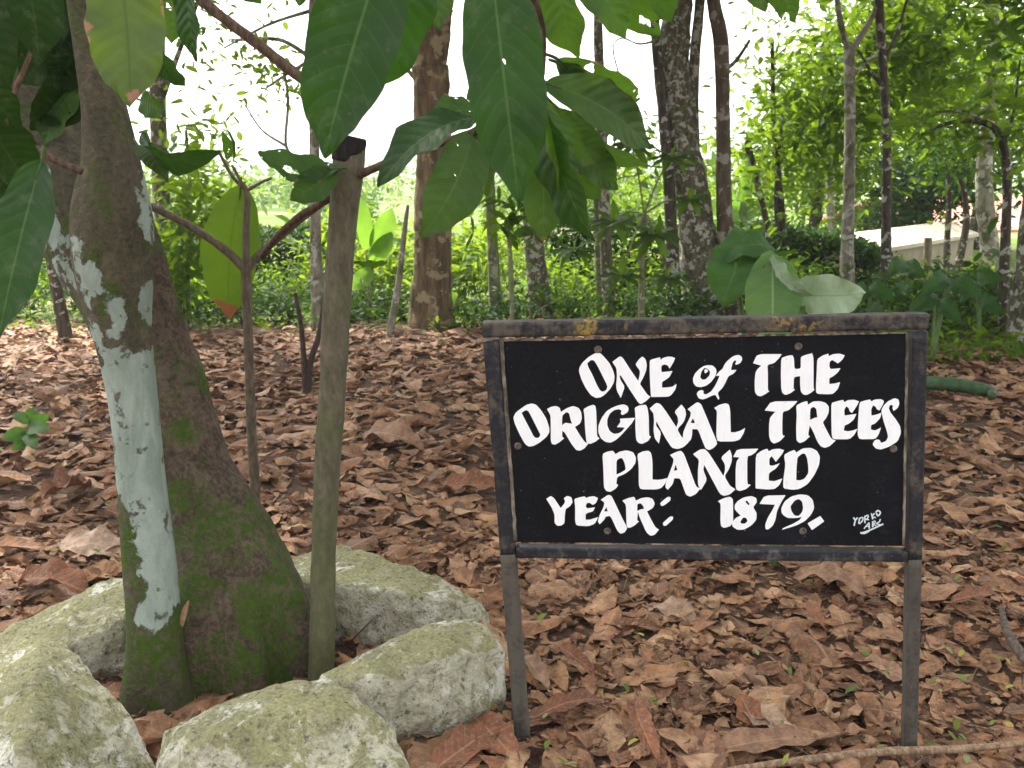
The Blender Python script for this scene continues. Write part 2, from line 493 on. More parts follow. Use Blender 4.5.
# the letters, brushed in white: outlines in the frame's pixels
GA, GB, GC = (570, 335, 7.877), (630, 335, 7.877), (740, 335, 6.0235)
GD, GE, GF, GG, GS = (500, 385, 7.877), (630, 385, 7.877), (530, 440, 6.0235), (680, 440, 6.0235), (840, 500, 17.07)
LINES = {
 'one': [
  (GA, [[(205,140),(235,140),(262,165),(310,220),(340,280),(352,330),(345,375),(320,420),(280,465),(245,490),(205,497),(165,475),(125,420),(90,350),(70,285),(75,255),(100,215),(150,170)],
        [(135,222),(165,197),(190,200),(215,240),(250,310),(285,380),(295,410),(285,435),(255,447),(235,435),(210,390),(175,310),(145,255)]]),
  (GA, [[(333,212),(395,165),(420,185),(470,265),(538,362),(550,310),(550,280),(515,232),(540,195),(570,168),(595,190),(605,235),(600,280),(580,330),(550,385),(575,420),(610,470),(634,487),(600,520),(560,545),(540,535),(480,445),(400,318),(390,320),(398,355),(432,408),(400,497),(370,440),(363,400),(370,320),(365,260)]]),
  (GA, [[(628,200),(650,190),(710,175),(712,195),(735,180),(770,170),(805,172),(828,182),(815,215),(785,265),(770,240),(745,232),(722,240),(718,262),(722,292),(745,290),(808,283),(785,330),(750,355),(725,370),(725,415),(770,412),(805,408),(840,386),(830,430),(800,470),(775,487),(638,488),(632,400),(628,300)]]),
  (GB, [[(610,237),(650,240),(675,262),(682,290),(672,325),(640,370),(600,400),(555,412),(520,405),(500,380),(495,345),(510,305),(545,268),(580,245)],
        [(562,290),(585,258),(612,266),(632,290),(625,320),(595,350),(570,352),(553,335)]]),
  (GB, [[(585,280),(592,268),(612,272),(615,285),(600,300),(588,300)]]),
  (GB, [[(858,157),(880,170),(884,195),(870,220),(840,235),(828,230),(838,205),(825,198),(808,220),(795,275),(840,275),(815,305),(775,325),(755,370),(730,415),(690,455),(705,500),(695,510),(672,470),(640,480),(600,500),(570,508),(540,498),(525,465),(535,445),(560,432),(580,440),(578,462),(600,468),(640,445),(670,400),(690,360),(705,322),(675,322),(700,290),(730,265),(740,240),(760,210),(800,175),(830,160)]]),
  (GC, [[(105,115),(252,115),(235,140),(205,170),(165,180),(168,230),(168,335),(178,338),(155,355),(125,370),(105,365),(90,345),(88,290),(92,230),(105,205),(128,185),(78,170)]]),
  (GC, [[(248,140),(275,128),(315,120),(325,140),(328,202),(345,205),(366,200),(366,140),(370,130),(400,118),(435,110),(443,140),(443,320),(449,330),(425,350),(400,362),(380,358),(366,340),(362,300),(362,248),(345,250),(325,255),(322,320),(331,330),(305,350),(275,362),(255,350),(248,320),(246,230)]]),
  (GC, [[(465,145),(500,122),(533,112),(535,128),(560,115),(600,112),(631,122),(620,145),(590,172),(575,162),(555,150),(540,162),(538,190),(545,205),(606,200),(590,225),(560,250),(538,260),(538,295),(570,292),(603,284),(590,325),(560,355),(530,357),(470,355),(458,345),(458,300),(462,220)]]),
 ],
 'original': [
  (GD, [[(205,157),(250,145),(285,155),(325,200),(365,265),(388,335),(388,375),(365,410),(310,455),(260,482),(225,485),(195,462),(150,380),(115,300),(105,255),(125,215)],
        [(170,218),(205,197),(225,207),(260,275),(300,355),(318,390),(310,412),(285,418),(265,405),(235,345),(195,270)]]),
  (GD, [[(370,190),(400,172),(440,165),(470,178),(480,212),(530,180),(575,165),(620,180),(640,215),(645,265),(630,305),(590,330),(630,395),(668,450),(697,460),(665,500),(630,518),(600,512),(560,460),(510,375),(490,360),(490,408),(505,420),(470,450),(435,470),(410,465),(400,440),(400,330),(398,240)],
        [(492,238),(525,212),(545,225),(558,280),(568,305),(545,302),(515,297),(497,310),(489,318),(489,270)]]),
  (GD, [[(657,190),(695,168),(735,155),(752,165),(758,210),(762,320),(765,405),(784,420),(755,445),(710,465),(685,455),(680,440),(670,340),(665,240)]]),
  (GD, [[(880,180),(930,160),(975,152),(1005,165),(1014,190),(1005,215),(965,238),(950,225),(958,203),(940,190),(900,197),(865,225),(845,270),(845,320),(865,365),(900,386),(940,378),(965,360),(982,335),(920,332),(950,290),(945,265),(1064,258),(1040,300),(1000,345),(950,400),(910,435),(870,455),(830,448),(795,420),(775,375),(775,320),(800,260),(840,205)]]),
  (GE, [[(36,180),(75,160),(125,155),(138,180),(148,250),(150,400),(166,405),(145,440),(95,465),(65,455),(48,430),(42,330),(42,230)]]),
  (GE, [[(155,185),(205,140),(240,150),(285,210),(365,332),(380,290),(375,250),(350,210),(405,153),(435,190),(442,235),(425,290),(372,348),(400,400),(440,445),(462,452),(420,490),(375,505),(330,495),(280,420),(208,285),(205,320),(245,375),(228,462),(195,420),(185,360),(190,280),(185,225)]]),
  (GE, [[(453,190),(530,133),(560,150),(590,220),(640,340),(690,460),(660,495),(625,513),(595,500),(570,440),(535,348),(490,348),(490,390),(480,430),(460,450),(440,452),(415,420),(420,370),(445,310),(475,250),(480,215)],
        [(477,298),(495,262),(510,290),(508,301)]]),
  (GE, [[(663,180),(705,155),(755,143),(780,155),(790,210),(794,372),(830,372),(870,360),(907,338),(895,380),(865,430),(820,445),(690,445),(680,400),(682,300),(685,205)]]),
  (GC, [[(188,400),(347,398),(325,425),(290,455),(258,462),(255,520),(255,603),(271,608),(240,640),(205,655),(185,640),(175,610),(175,540),(180,500),(200,475),(213,462),(148,455)]]),
  (GC, [[(338,425),(375,405),(405,398),(410,420),(440,400),(480,398),(515,408),(535,430),(535,465),(520,500),(498,525),(520,570),(550,625),(577,635),(540,670),(510,680),(485,670),(465,640),(440,580),(420,545),(412,590),(412,605),(422,610),(390,640),(360,652),(340,635),(338,560),(342,480)],
        [(425,442),(445,432),(460,447),(463,475),(466,495),(445,500),(422,512),(422,470)]]),
  (GC, [[(550,410),(580,400),(622,390),(628,405),(650,392),(690,390),(717,400),(705,425),(675,470),(660,460),(655,440),(640,430),(628,450),(630,485),(650,482),(702,475),(685,510),(655,535),(630,545),(625,575),(650,580),(680,575),(707,565),(690,600),(660,628),(560,628),(552,600),(550,500)]]),
  (GC, [[(720,405),(750,395),(785,388),(790,400),(815,388),(850,386),(868,398),(860,420),(840,455),(825,448),(815,430),(800,425),(790,450),(792,485),(820,480),(852,468),(845,500),(815,533),(790,542),(788,570),(815,575),(850,557),(835,600),(815,627),(720,628),(708,600),(712,500)]]),
  (GC, [[(850,455),(865,425),(890,400),(930,380),(955,388),(960,415),(950,440),(925,458),(918,440),(922,425),(905,420),(896,440),(905,465),(940,510),(965,550),(970,590),(950,640),(900,672),(850,690),(820,685),(798,660),(810,635),(830,628),(843,635),(850,650),(878,640),(892,615),(885,580),(865,520)]]),
 ],
 'planted': [
  (GF, [[(436,85),(465,70),(500,64),(515,85),(540,70),(580,62),(620,72),(638,105),(635,140),(610,175),(570,205),(525,223),(520,265),(532,270),(520,290),(485,313),(460,308),(445,285),(442,180)],
        [(521,122),(545,108),(558,112),(570,140),(577,178),(550,195),(521,208)]]),
  (GF, [[(646,85),(680,68),(715,64),(730,80),(738,130),(738,238),(770,240),(800,236),(827,229),(815,262),(790,290),(760,298),(665,297),(655,270),(655,160)]]),
  (GF, [[(843,90),(880,72),(910,64),(928,85),(960,170),(1000,280),(1026,292),(1000,325),(965,342),(940,330),(925,290),(905,232),(868,230),(865,248),(858,268),(830,300),(815,285),(820,250),(840,200),(862,140),(865,115)],
        [(866,186),(877,148),(888,181)]]),
  (GG, [[(78,85),(120,57),(150,54),(175,80),(220,150),(262,217),(272,180),(270,145),(246,105),(300,57),(312,90),(312,130),(295,175),(268,218),(300,275),(334,297),(300,328),(265,337),(240,325),(200,250),(146,150),(140,180),(163,240),(126,302),(108,270),(108,180),(115,120)]]),
  (GG, [[(345,55),(472,52),(455,75),(430,92),(405,98),(405,265),(427,270),(400,295),(360,308),(340,300),(335,280),(335,180),(340,130),(358,105),(320,102)]]),
  (GG, [[(457,90),(490,65),(525,51),(535,68),(560,55),(600,52),(627,62),(615,85),(577,132),(564,112),(552,98),(538,112),(538,152),(560,155),(602,139),(580,170),(535,200),(535,245),(570,248),(617,231),(600,270),(570,295),(530,298),(455,292),(455,200)]]),
  (GG, [[(626,90),(660,70),(690,59),(700,75),(740,50),(790,47),(825,65),(843,100),(838,150),(810,210),(770,265),(720,295),(680,300),(622,292),(622,240),(635,150)],
        [(707,105),(735,82),(753,82),(766,110),(773,165),(773,200),(750,233),(725,243),(700,241),(702,170)]]),
 ],
 'year': [
  (GF, [[(98,355),(125,336),(145,350),(185,410),(205,385),(212,370),(203,350),(225,336),(250,345),(257,375),(240,400),(215,415),(210,450),(208,500),(190,515),(165,517),(148,500),(148,450),(130,405)]]),
  (GF, [[(266,355),(300,345),(330,339),(338,350),(350,343),(385,338),(410,350),(397,380),(378,392),(360,378),(342,380),(335,400),(345,412),(392,405),(380,430),(345,440),(335,448),(335,480),(360,480),(412,464),(390,505),(350,520),(280,515),(272,490),(272,400)]]),
  (GF, [[(426,360),(470,330),(490,335),(515,385),(555,470),(587,530),(570,557),(545,565),(525,545),(485,457),(455,462),(450,477),(420,508),(408,490),(420,450),(445,400),(447,375)],
        [(446,430),(460,403),(468,430)]]),
  (GF, [[(556,365),(590,350),(628,341),(638,365),(670,350),(710,344),(740,355),(752,385),(740,410),(705,430),(730,480),(755,525),(777,540),(750,572),(725,577),(700,555),(660,465),(650,432),(645,485),(657,490),(630,515),(600,530),(583,525),(580,470),(578,390)],
        [(646,387),(665,380),(680,395),(688,413),(665,418),(646,428)]]),
  (GF, [[(783,380),(830,341),(847,345),(846,365),(805,396),(790,397)]]),
  (GF, [[(799,500),(845,459),(862,462),(860,480),(820,516),(805,517)]]),
  (GG, [[(228,368),(265,350),(300,341),(318,355),(320,400),(320,500),(300,520),(265,530),(248,520),(243,490),(245,385)]]),
  (GG, [[(385,345),(430,337),(460,350),(463,375),(440,405),(462,440),(460,480),(430,515),(385,540),(345,541),(315,520),(315,495),(335,470),(365,455),(330,420),(330,390),(350,365)],
        [(393,372),(402,364),(420,385),(412,393)], [(362,495),(380,466),(400,470),(407,490),(390,504),(372,504)]]),
  (GG, [[(510,335),(637,332),(615,365),(585,425),(575,480),(560,515),(530,540),(515,536),(513,510),(530,465),(555,425),(572,390),(478,385)]]),
  (GG, [[(720,327),(770,332),(800,360),(809,410),(790,450),(750,490),(700,515),(615,541),(620,531),(680,505),(720,482),(733,464),(700,470),(650,470),(625,455),(612,440),(610,410),(630,370),(670,340)],
        [(690,365),(715,355),(735,370),(742,410),(735,435),(715,458),(690,455),(672,430),(665,400)]]),
  (GG, [[(768,502),(845,457),(869,490),(795,543)]]),
 ],
}
t = NT('white brushed lettering'); o = t.coord('Object')
n1 = t.noise(t.coord('Object', (1, 1, .3)), 90, 4); n2 = t.noise(o, 160, 3, .6)
n1b = t.noise(t.coord('Object', (1, 1, .12)), 160, 3)
col = t.mix(t.math('ADD', t.math('MULTIPLY', n1, .5), t.math('MULTIPLY', n1b, .5)), (.72, .73, .75), (.97, .97, .97))
col = t.mix(t.step(n2, .7, .75), col, (.35, .35, .36))
M_white = t.surf(t.principled(col, .5, .3, t.bump(n1, .1, .001)))


def chaikin(pts, r=.16):
    out = []
    for i, p in enumerate(pts):
        a, b, c = np.array(pts[i - 1], float), np.array(p, float), np.array(pts[(i + 1) % len(pts)], float)
        u1, u2 = unit(a - b), unit(c - b)
        if u1.dot(u2) > -.1:             # a sharp brush corner stays nearly sharp
            out += [tuple(b + (a - b) * .05), tuple(b + (c - b) * .05)]
        else:
            out += [tuple(b + (a - b) * r), tuple(b + (c - b) * r)]
    return out


def flat_fill(name, loops_list, off, parent, mat):
    """Painted outlines (with holes) as a filled sheet on the board."""
    V, F, n = [], [], 0
    for loops in loops_list:
        cu = bpy.data.curves.new('tmp', 'CURVE'); cu.dimensions = '2D'; cu.fill_mode = 'BOTH'
        for lp in loops:
            sp = cu.splines.new('POLY'); sp.points.add(len(lp) - 1); sp.use_cyclic_u = True
            for pt, (x, y) in zip(sp.points, lp):
                w = on_sign(x, y, off) - BL
                pt.co = (w.dot(S_X), w.dot(S_UP), 0, 1)
        ob = bpy.data.objects.new('tmp', cu); COL.objects.link(ob)
        me = ob.to_mesh()
        V += [BL + S_X * v.co.x + S_UP * v.co.y + S_N * off for v in me.vertices]
        F += [tuple(n + i for i in p.vertices) for p in me.polygons]
        n += len(me.vertices)
        ob.to_mesh_clear(); bpy.data.objects.remove(ob); bpy.data.curves.remove(cu)
    F = [f if np.cross(V[f[1]] - V[f[0]], V[f[2]] - V[f[0]]).dot(S_N) > 0 else tuple(reversed(f)) for f in F]
    return mesh(name, V, F, mat, parent, smooth=False)


for ln, glyphs in LINES.items():
    ll = []
    for (ox, oy, s), loops in glyphs:
        ll.append([[(ox + x / s, oy + y / s) for x, y in chaikin(lp)] for lp in loops])
    flat_fill('lettering', ll, OFF + .0009, board, M_white)
# the painter's small signature, thin brush strokes
STROKES = [
 ([(228,298),(262,345)],26), ([(300,300),(262,350),(240,440)],26),
 ([(335,305),(318,405)],24), ([(340,310),(388,300),(385,350),(330,410)],22),
 ([(425,270),(425,395)],26), ([(425,280),(480,262),(470,315),(440,330),(495,335)],22),
 ([(535,225),(560,330)],24), ([(590,225),(548,285),(610,300)],22),
 ([(610,215),(645,180),(690,215),(650,270),(618,225)],26),
 ([(410,490),(495,385)],20), ([(495,385),(500,490)],24), ([(440,455),(500,445)],14),
 ([(560,365),(558,465)],26), ([(560,370),(600,360),(590,400),(565,415),(620,440)],18),
 ([(690,325),(675,370)],22), ([(675,370),(620,405),(690,420)],18),
 ([(345,560),(400,555),(520,510),(650,450),(740,410)],26), ([(350,565),(420,570),(500,530)],22),
]
ll = []
for pts, w in STROKES:
    c = catmull(pts, 3 * len(pts)) if len(pts) > 2 else np.array(pts, float)
    d = np.gradient(c, axis=0); d /= np.linalg.norm(d, axis=1)[:, None] + 1e-9
    nrm = np.stack([-d[:, 1], d[:, 0]], 1) * w * .5
    loop = np.vstack([c + nrm, (c - nrm)[::-1]])
    ll.append([[(840 + x / 17.07, 500 + y / 17.07) for x, y in loop]])
for i, l in enumerate(ll):
    pass
M_sig = NT('thin white signature paint'); M_sig = M_sig.surf(M_sig.principled((.62, .68, .72), .5, .3))
for_sig = []
V, F, n = [], [], 0
for i, l in enumerate(ll):
    m = len(l[0]) // 2
    for x, y in l[0]:
        V.append(on_sign(x, y, OFF + .0009 + i * .00003))
    for j in range(m - 1):
        f = (n + j, n + j + 1, n + 2 * m - 2 - j, n + 2 * m - 1 - j)
        if np.cross(V[f[1]] - V[f[0]], V[f[2]] - V[f[0]]).dot(S_N) < 0:
            f = f[::-1]
        F.append(f)
    n += 2 * m
mesh('signature', V, F, M_sig, board, smooth=False)

# the screws that hold the board: a dull rusty ring with a dark slot
M_screw = bark('dull screw metal', (.24, .20, .16), (.09, .07, .05), scale=6, rough=.5)
for (x, y) in ((598, 349.5), (798.5, 346.5), (517.8, 446), (893.5, 449), (607.5, 531), (803, 531)):
    S = Soup(); ring = []
    for rr, hh in ((.0088, 0), (.0088, .002), (.0066, .0034), (.0045, .0028), (.0035, .0012)):
        ring.append([on_sign(x, y, OFF + hh) + S_X * math.cos(a) * rr * .95 + S_UP * math.sin(a) * rr * .95 for a in np.linspace(0, 2 * math.pi, 16, endpoint=False)])
    v = [p for r_ in ring for p in r_]
    f = [(i * 16 + j, i * 16 + (j + 1) % 16, (i + 1) * 16 + (j + 1) % 16, (i + 1) * 16 + j) for i in range(4) for j in range(16)]
    f.append(tuple(range(64, 80)))
    S.add(v, f).build('screw', M_screw, board)
# ------------------------------------------------------------------ ground
def gz(x, y):
    return .022 * math.sin(x * 1.3 + .4) * math.cos(y * 1.1) + .012 * math.sin(x * 3.7 + y * 2.9)


def gza(x, y):
    return .022 * np.sin(x * 1.3 + .4) * np.cos(y * 1.1) + .012 * np.sin(x * 3.7 + y * 2.9)


t = NT('forest soil and far grass'); o = t.coord('Object')
n1 = t.noise(o, 8, 7, .7); n2 = t.noise(o, 60, 5, .7); n3 = t.noise(o, .35, 5, .6); n4 = t.noise(o, 2.2, 5, .7)
soil = t.ramp(t.math('ADD', t.math('MULTIPLY', n1, .5), t.math('MULTIPLY', n2, .5)), [(.3, (.035, .022, .015)), (.5, (.10, .062, .042)), (.7, (.2, .125, .08))])
grass = t.mix(n4, (.045, .10, .012), (.12, .17, .035))
grass = t.mix(t.step(n3, .5, .66), grass, (.20, .18, .10))
yy = t.n('SeparateXYZ', Vector=o).outputs[1]
far = t.step(t.math('ADD', yy, t.math('MULTIPLY', n4, 1.6)), 9.0, 10.6)
M_ground = t.surf(t.principled(t.mix(far, soil, grass), .95, .1, t.bump(t.math('ADD', n1, n2), .8, .02)))
xs = np.unique(np.concatenate([np.linspace(-540, -14, 22), np.linspace(-14, 14, 90), np.linspace(14, 540, 22)]))
ys = np.unique(np.concatenate([np.linspace(-36, -2, 8), np.linspace(-2, 16, 70), np.linspace(16, 60, 18), np.linspace(60, 470, 22)]))
X, Yg = np.meshgrid(xs, ys)
Z = gza(X, Yg) * np.where(Yg < 20, 1, 0) - .002
nx, ny = len(xs), len(ys)
ii = (np.arange(ny - 1)[:, None] * nx + np.arange(nx - 1)[None]).ravel()
mesh('ground', np.stack([X, Yg, Z], -1).reshape(-1, 3), np.stack([ii, ii + 1, ii + nx + 1, ii + nx], 1), M_ground, kind='structure')

# ------------------------------------------------------------------ the ring of pale rocks
t = NT('mossy limestone'); o = t.coord('Object')
n1 = t.noise(o, 5, 6, .62, .4); n2 = t.noise(o, 26, 6, .68, .3); n3 = t.noise(o, 110, 4, .7); n4 = t.noise(o, 11, 5, .65, .8)
sp = t.math('ADD', t.math('MULTIPLY', n2, .5), t.math('MULTIPLY', n3, .5))
base = t.ramp(sp, [(.28, (.13, .12, .078)), (.40, (.33, .305, .205)), (.54, (.50, .475, .355)), (.72, (.62, .605, .50))])
up = t.n('SeparateXYZ', Vector=t.n('NewGeometry').outputs['Normal']).outputs[2]
mo = t.math('ADD', t.math('MULTIPLY', n4, 1.15), t.math('MULTIPLY', up, .36))
moss = t.ramp(sp, [(.32, (.05, .055, .014)), (.5, (.19, .183, .072)), (.7, (.38, .36, .16))])
col = t.mix(t.math('MULTIPLY', t.step(mo, .72, .84), t.math('ADD', .45, t.math('MULTIPLY', t.step(n2, .36, .58), .4))), base, moss)
col = t.mix(t.math('MULTIPLY', t.step(t.noise(o, 8, 7, .74, .5), .53, .60), t.step(sp, .38, .54)), col, (.60, .585, .50))
col = t.mix(t.math('MULTIPLY', t.step(t.noise(o, 46, 6, .78), .54, .64), .8), col, (.075, .075, .045))
col = t.mix(t.math('MULTIPLY', t.step(n1, .60, .70), t.math('MULTIPLY', t.step(sp, .52, .44), .7)), col, (.12, .115, .085))
cr = t.n('TexVoronoi', {'feature': 'DISTANCE_TO_EDGE'}, Vector=t.mix(.12, o, t.n('TexNoise', Vector=o, Scale=9.0, Detail=5.0).outputs['Color']), Scale=5.5).outputs['Distance']
crack = t.math('MULTIPLY', t.step(cr, .022, .004), t.step(n1, .42, .60))
col = t.mix(t.math('MULTIPLY', crack, .22), col, (.05, .05, .035))
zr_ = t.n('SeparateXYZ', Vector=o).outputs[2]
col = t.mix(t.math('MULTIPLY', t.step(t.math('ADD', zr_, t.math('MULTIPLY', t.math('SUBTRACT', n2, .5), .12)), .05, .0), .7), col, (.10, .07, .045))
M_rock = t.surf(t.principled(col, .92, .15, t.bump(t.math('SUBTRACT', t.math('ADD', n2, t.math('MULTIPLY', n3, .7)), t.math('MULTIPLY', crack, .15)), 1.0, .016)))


def hull2(p):
    p = sorted(p); out = []
    for seq in (p, p[::-1]):
        h = []
        for q in seq:
            while len(h) > 1 and (h[-1][0] - h[-2][0]) * (q[1] - h[-2][1]) - (h[-1][1] - h[-2][1]) * (q[0] - h[-2][0]) <= 0:
                h.pop()
            h.append(q)
        out += h[:-1]
    return out


def under_rock(x, y, m=.02):
    for h in ROCK_XY:
        if all((b[0] - a[0]) * (y - a[1]) - (b[1] - a[1]) * (x - a[0]) > -m * math.hypot(b[0] - a[0], b[1] - a[1]) for a, b in zip(h, h[1:] + h[:1])):
            return True
    return False


ROCK_XY = []


def rock(pts, lab, seed, amp=.018):
    w = [G(*p) for p in pts]
    ROCK_XY.append(hull2([(q[0], q[1]) for q in w]))
    mid_ = np.mean(w, axis=0)
    w += [np.array((q[0] + (q[0] - mid_[0]) * .05, q[1] + (q[1] - mid_[1]) * .05, -.12)) for q in w]
    bm = bmesh.new()
    for q in w:
        bm.verts.new(q)
    r_ = bmesh.ops.convex_hull(bm, input=bm.verts)
    bmesh.ops.delete(bm, geom=[g for g in set(r_['geom_interior'] + r_['geom_unused']) if isinstance(g, bmesh.types.BMVert)], context='VERTS')
    bmesh.ops.triangulate(bm, faces=bm.faces)
    for it in range(7):
        lim = .017
        long_ = [e for e in bm.edges if e.calc_length() > lim]
        if not long_:
            break
        bmesh.ops.subdivide_edges(bm, edges=long_, cuts=1, use_grid_fill=False)
        bmesh.ops.triangulate(bm, faces=[f_ for f_ in bm.faces if len(f_.verts) > 3])
    bmesh.ops.remove_doubles(bm, verts=bm.verts, dist=.0008)
    for it in range(1):
        bmesh.ops.smooth_vert(bm, verts=bm.verts, factor=.5, use_axis_x=True, use_axis_y=True, use_axis_z=True)
    bm.normal_update()
    so = Vector((seed * 7.3, seed * 1.7, 0))
    mv = {}
    for q in bm.verts:
        p = q.co
        d = .006 + amp * .55 * mnoise.fractal(p * 9 + so, .8, 2, 3)
        vd = mnoise.voronoi(p * 8.0 + so + Vector((0, 0, 3)))[0]
        d += amp * 1.1 * (min(vd[1] - vd[0], .35) - .2)
        chip = mnoise.noise(p * 13 + so)
        d -= amp * 1.6 * max(0, chip - .32)
        d += amp * .22 * mnoise.fractal(p * 45 + so, .6, 2, 3)
        mv[q] = q.normal * d
    for q, d in mv.items():
        q.co += d
    V = [tuple(q.co) for q in bm.verts]
    for i, q in enumerate(bm.verts):
        q.index = i
    F = [tuple(q.index for q in f_.verts) for f_ in bm.faces]
    bm.free()
    c = np.mean(V, axis=0) * (1, 1, 0)
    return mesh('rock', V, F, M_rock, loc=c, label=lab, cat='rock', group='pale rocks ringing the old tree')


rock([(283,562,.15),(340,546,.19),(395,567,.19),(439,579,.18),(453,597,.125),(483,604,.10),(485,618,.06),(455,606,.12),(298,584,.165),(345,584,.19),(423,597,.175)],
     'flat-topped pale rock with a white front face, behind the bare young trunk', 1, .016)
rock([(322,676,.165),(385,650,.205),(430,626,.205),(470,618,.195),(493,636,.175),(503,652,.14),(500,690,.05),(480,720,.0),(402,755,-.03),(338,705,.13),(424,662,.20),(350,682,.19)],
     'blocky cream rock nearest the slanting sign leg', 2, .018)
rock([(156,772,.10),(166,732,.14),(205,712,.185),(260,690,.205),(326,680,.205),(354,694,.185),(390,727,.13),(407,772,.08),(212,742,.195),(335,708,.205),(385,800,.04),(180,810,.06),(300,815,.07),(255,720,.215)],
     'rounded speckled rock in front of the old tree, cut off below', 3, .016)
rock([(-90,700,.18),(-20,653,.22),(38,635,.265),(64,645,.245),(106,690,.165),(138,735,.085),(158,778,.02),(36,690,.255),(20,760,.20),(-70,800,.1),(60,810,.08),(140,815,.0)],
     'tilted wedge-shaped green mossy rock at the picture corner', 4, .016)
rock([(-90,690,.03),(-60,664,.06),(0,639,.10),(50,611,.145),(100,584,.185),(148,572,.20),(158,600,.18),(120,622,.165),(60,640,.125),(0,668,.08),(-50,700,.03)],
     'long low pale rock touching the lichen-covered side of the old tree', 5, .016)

# ------------------------------------------------------------------ fallen leaves
DEAD = [(.0, (0.131, 0.064, 0.033)), (.12, (0.186, 0.086, 0.044)), (.28, (0.269, 0.130, 0.065)), (.46, (0.343, 0.179, 0.092)), (.62, (0.403, 0.231, 0.125)), (.74, (0.269, 0.107, 0.047)), (.86, (0.470, 0.297, 0.168)), (1.0, (0.359, 0.172, 0.075))]


def dead_mat(name, stops, per_object=False):
    t = NT(name)
    uvn = t.n('SeparateXYZ', Vector=t.coord('UV')); u, v = uvn.outputs[0], uvn.outputs[1]
    rnd = t.n('ObjectInfo').outputs['Random'] if per_object else t.n('NewGeometry').outputs['Random Per Island']
    a = t.math('MULTIPLY', t.math('ABSOLUTE', t.math('SUBTRACT', u, .5)), 2.0)
    side = t.math('FRACT', t.math('MULTIPLY', t.math('SUBTRACT', v, t.math('MULTIPLY', a, .17)), 11.0))
    tri = t.math('ABSOLUTE', t.math('SUBTRACT', side, .5))
    veins = t.math('MAXIMUM', t.math('MULTIPLY', t.step(tri, .42, .5), .6), t.step(a, .09, .02))
    o = t.coord('Object'); n1 = t.noise(o, 24, 6, .65); n2 = t.noise(o, 110, 4, .65)
    col = t.ramp(rnd, stops)
    col = t.mix(t.step(n1, .36, .66), t.mix(.58, col, (.06, .032, .022)), col)
    col = t.mix(t.math('MULTIPLY', t.step(n2, .5, .78), .5), col, (.38, .27, .19))
    col = t.mix(t.math('MULTIPLY', t.step(n2, .45, .22), .55), col, (.045, .025, .018))
    col = t.mix(t.math('MULTIPLY', veins, .32), col, (.44, .30, .19))
    h = t.math('ADD', t.math('MULTIPLY', tri, -.7), t.math('MULTIPLY', n2, .45))
    p = t.principled(col, .68, .22, t.bump(h, .7, .005))
    tr = t.n('BsdfTranslucent', Color=col).outputs[0]
    mx = t.n('MixShader', Fac=.12); t.t.links.new(p, mx.inputs[1]); t.t.links.new(tr, mx.inputs[2])
    return t.surf(mx.outputs[0])


M_dead = dead_mat('dry fallen leaf', DEAD)


def litter_edge(x):
    return 8.45 + .45 * math.sin(x * 1.1 + .6) + .25 * math.sin(x * 2.7) - (.7 if x > 2.6 else 0)


def scatter(n, y0, y1, edge=True):
    out = []
    while len(out) < n:
        y = math.sqrt(random.uniform(y0 * y0, y1 * y1)) if y0 > 3 else random.uniform(y0, y1)
        x = random.uniform(-(.62 * y + .9), .62 * y + .9)
        if edge and y > litter_edge(x) + random.gauss(0, .22):
            continue
        if under_rock(x, y, -.05):
            continue
        out.append((x, y))
    return np.array(out)


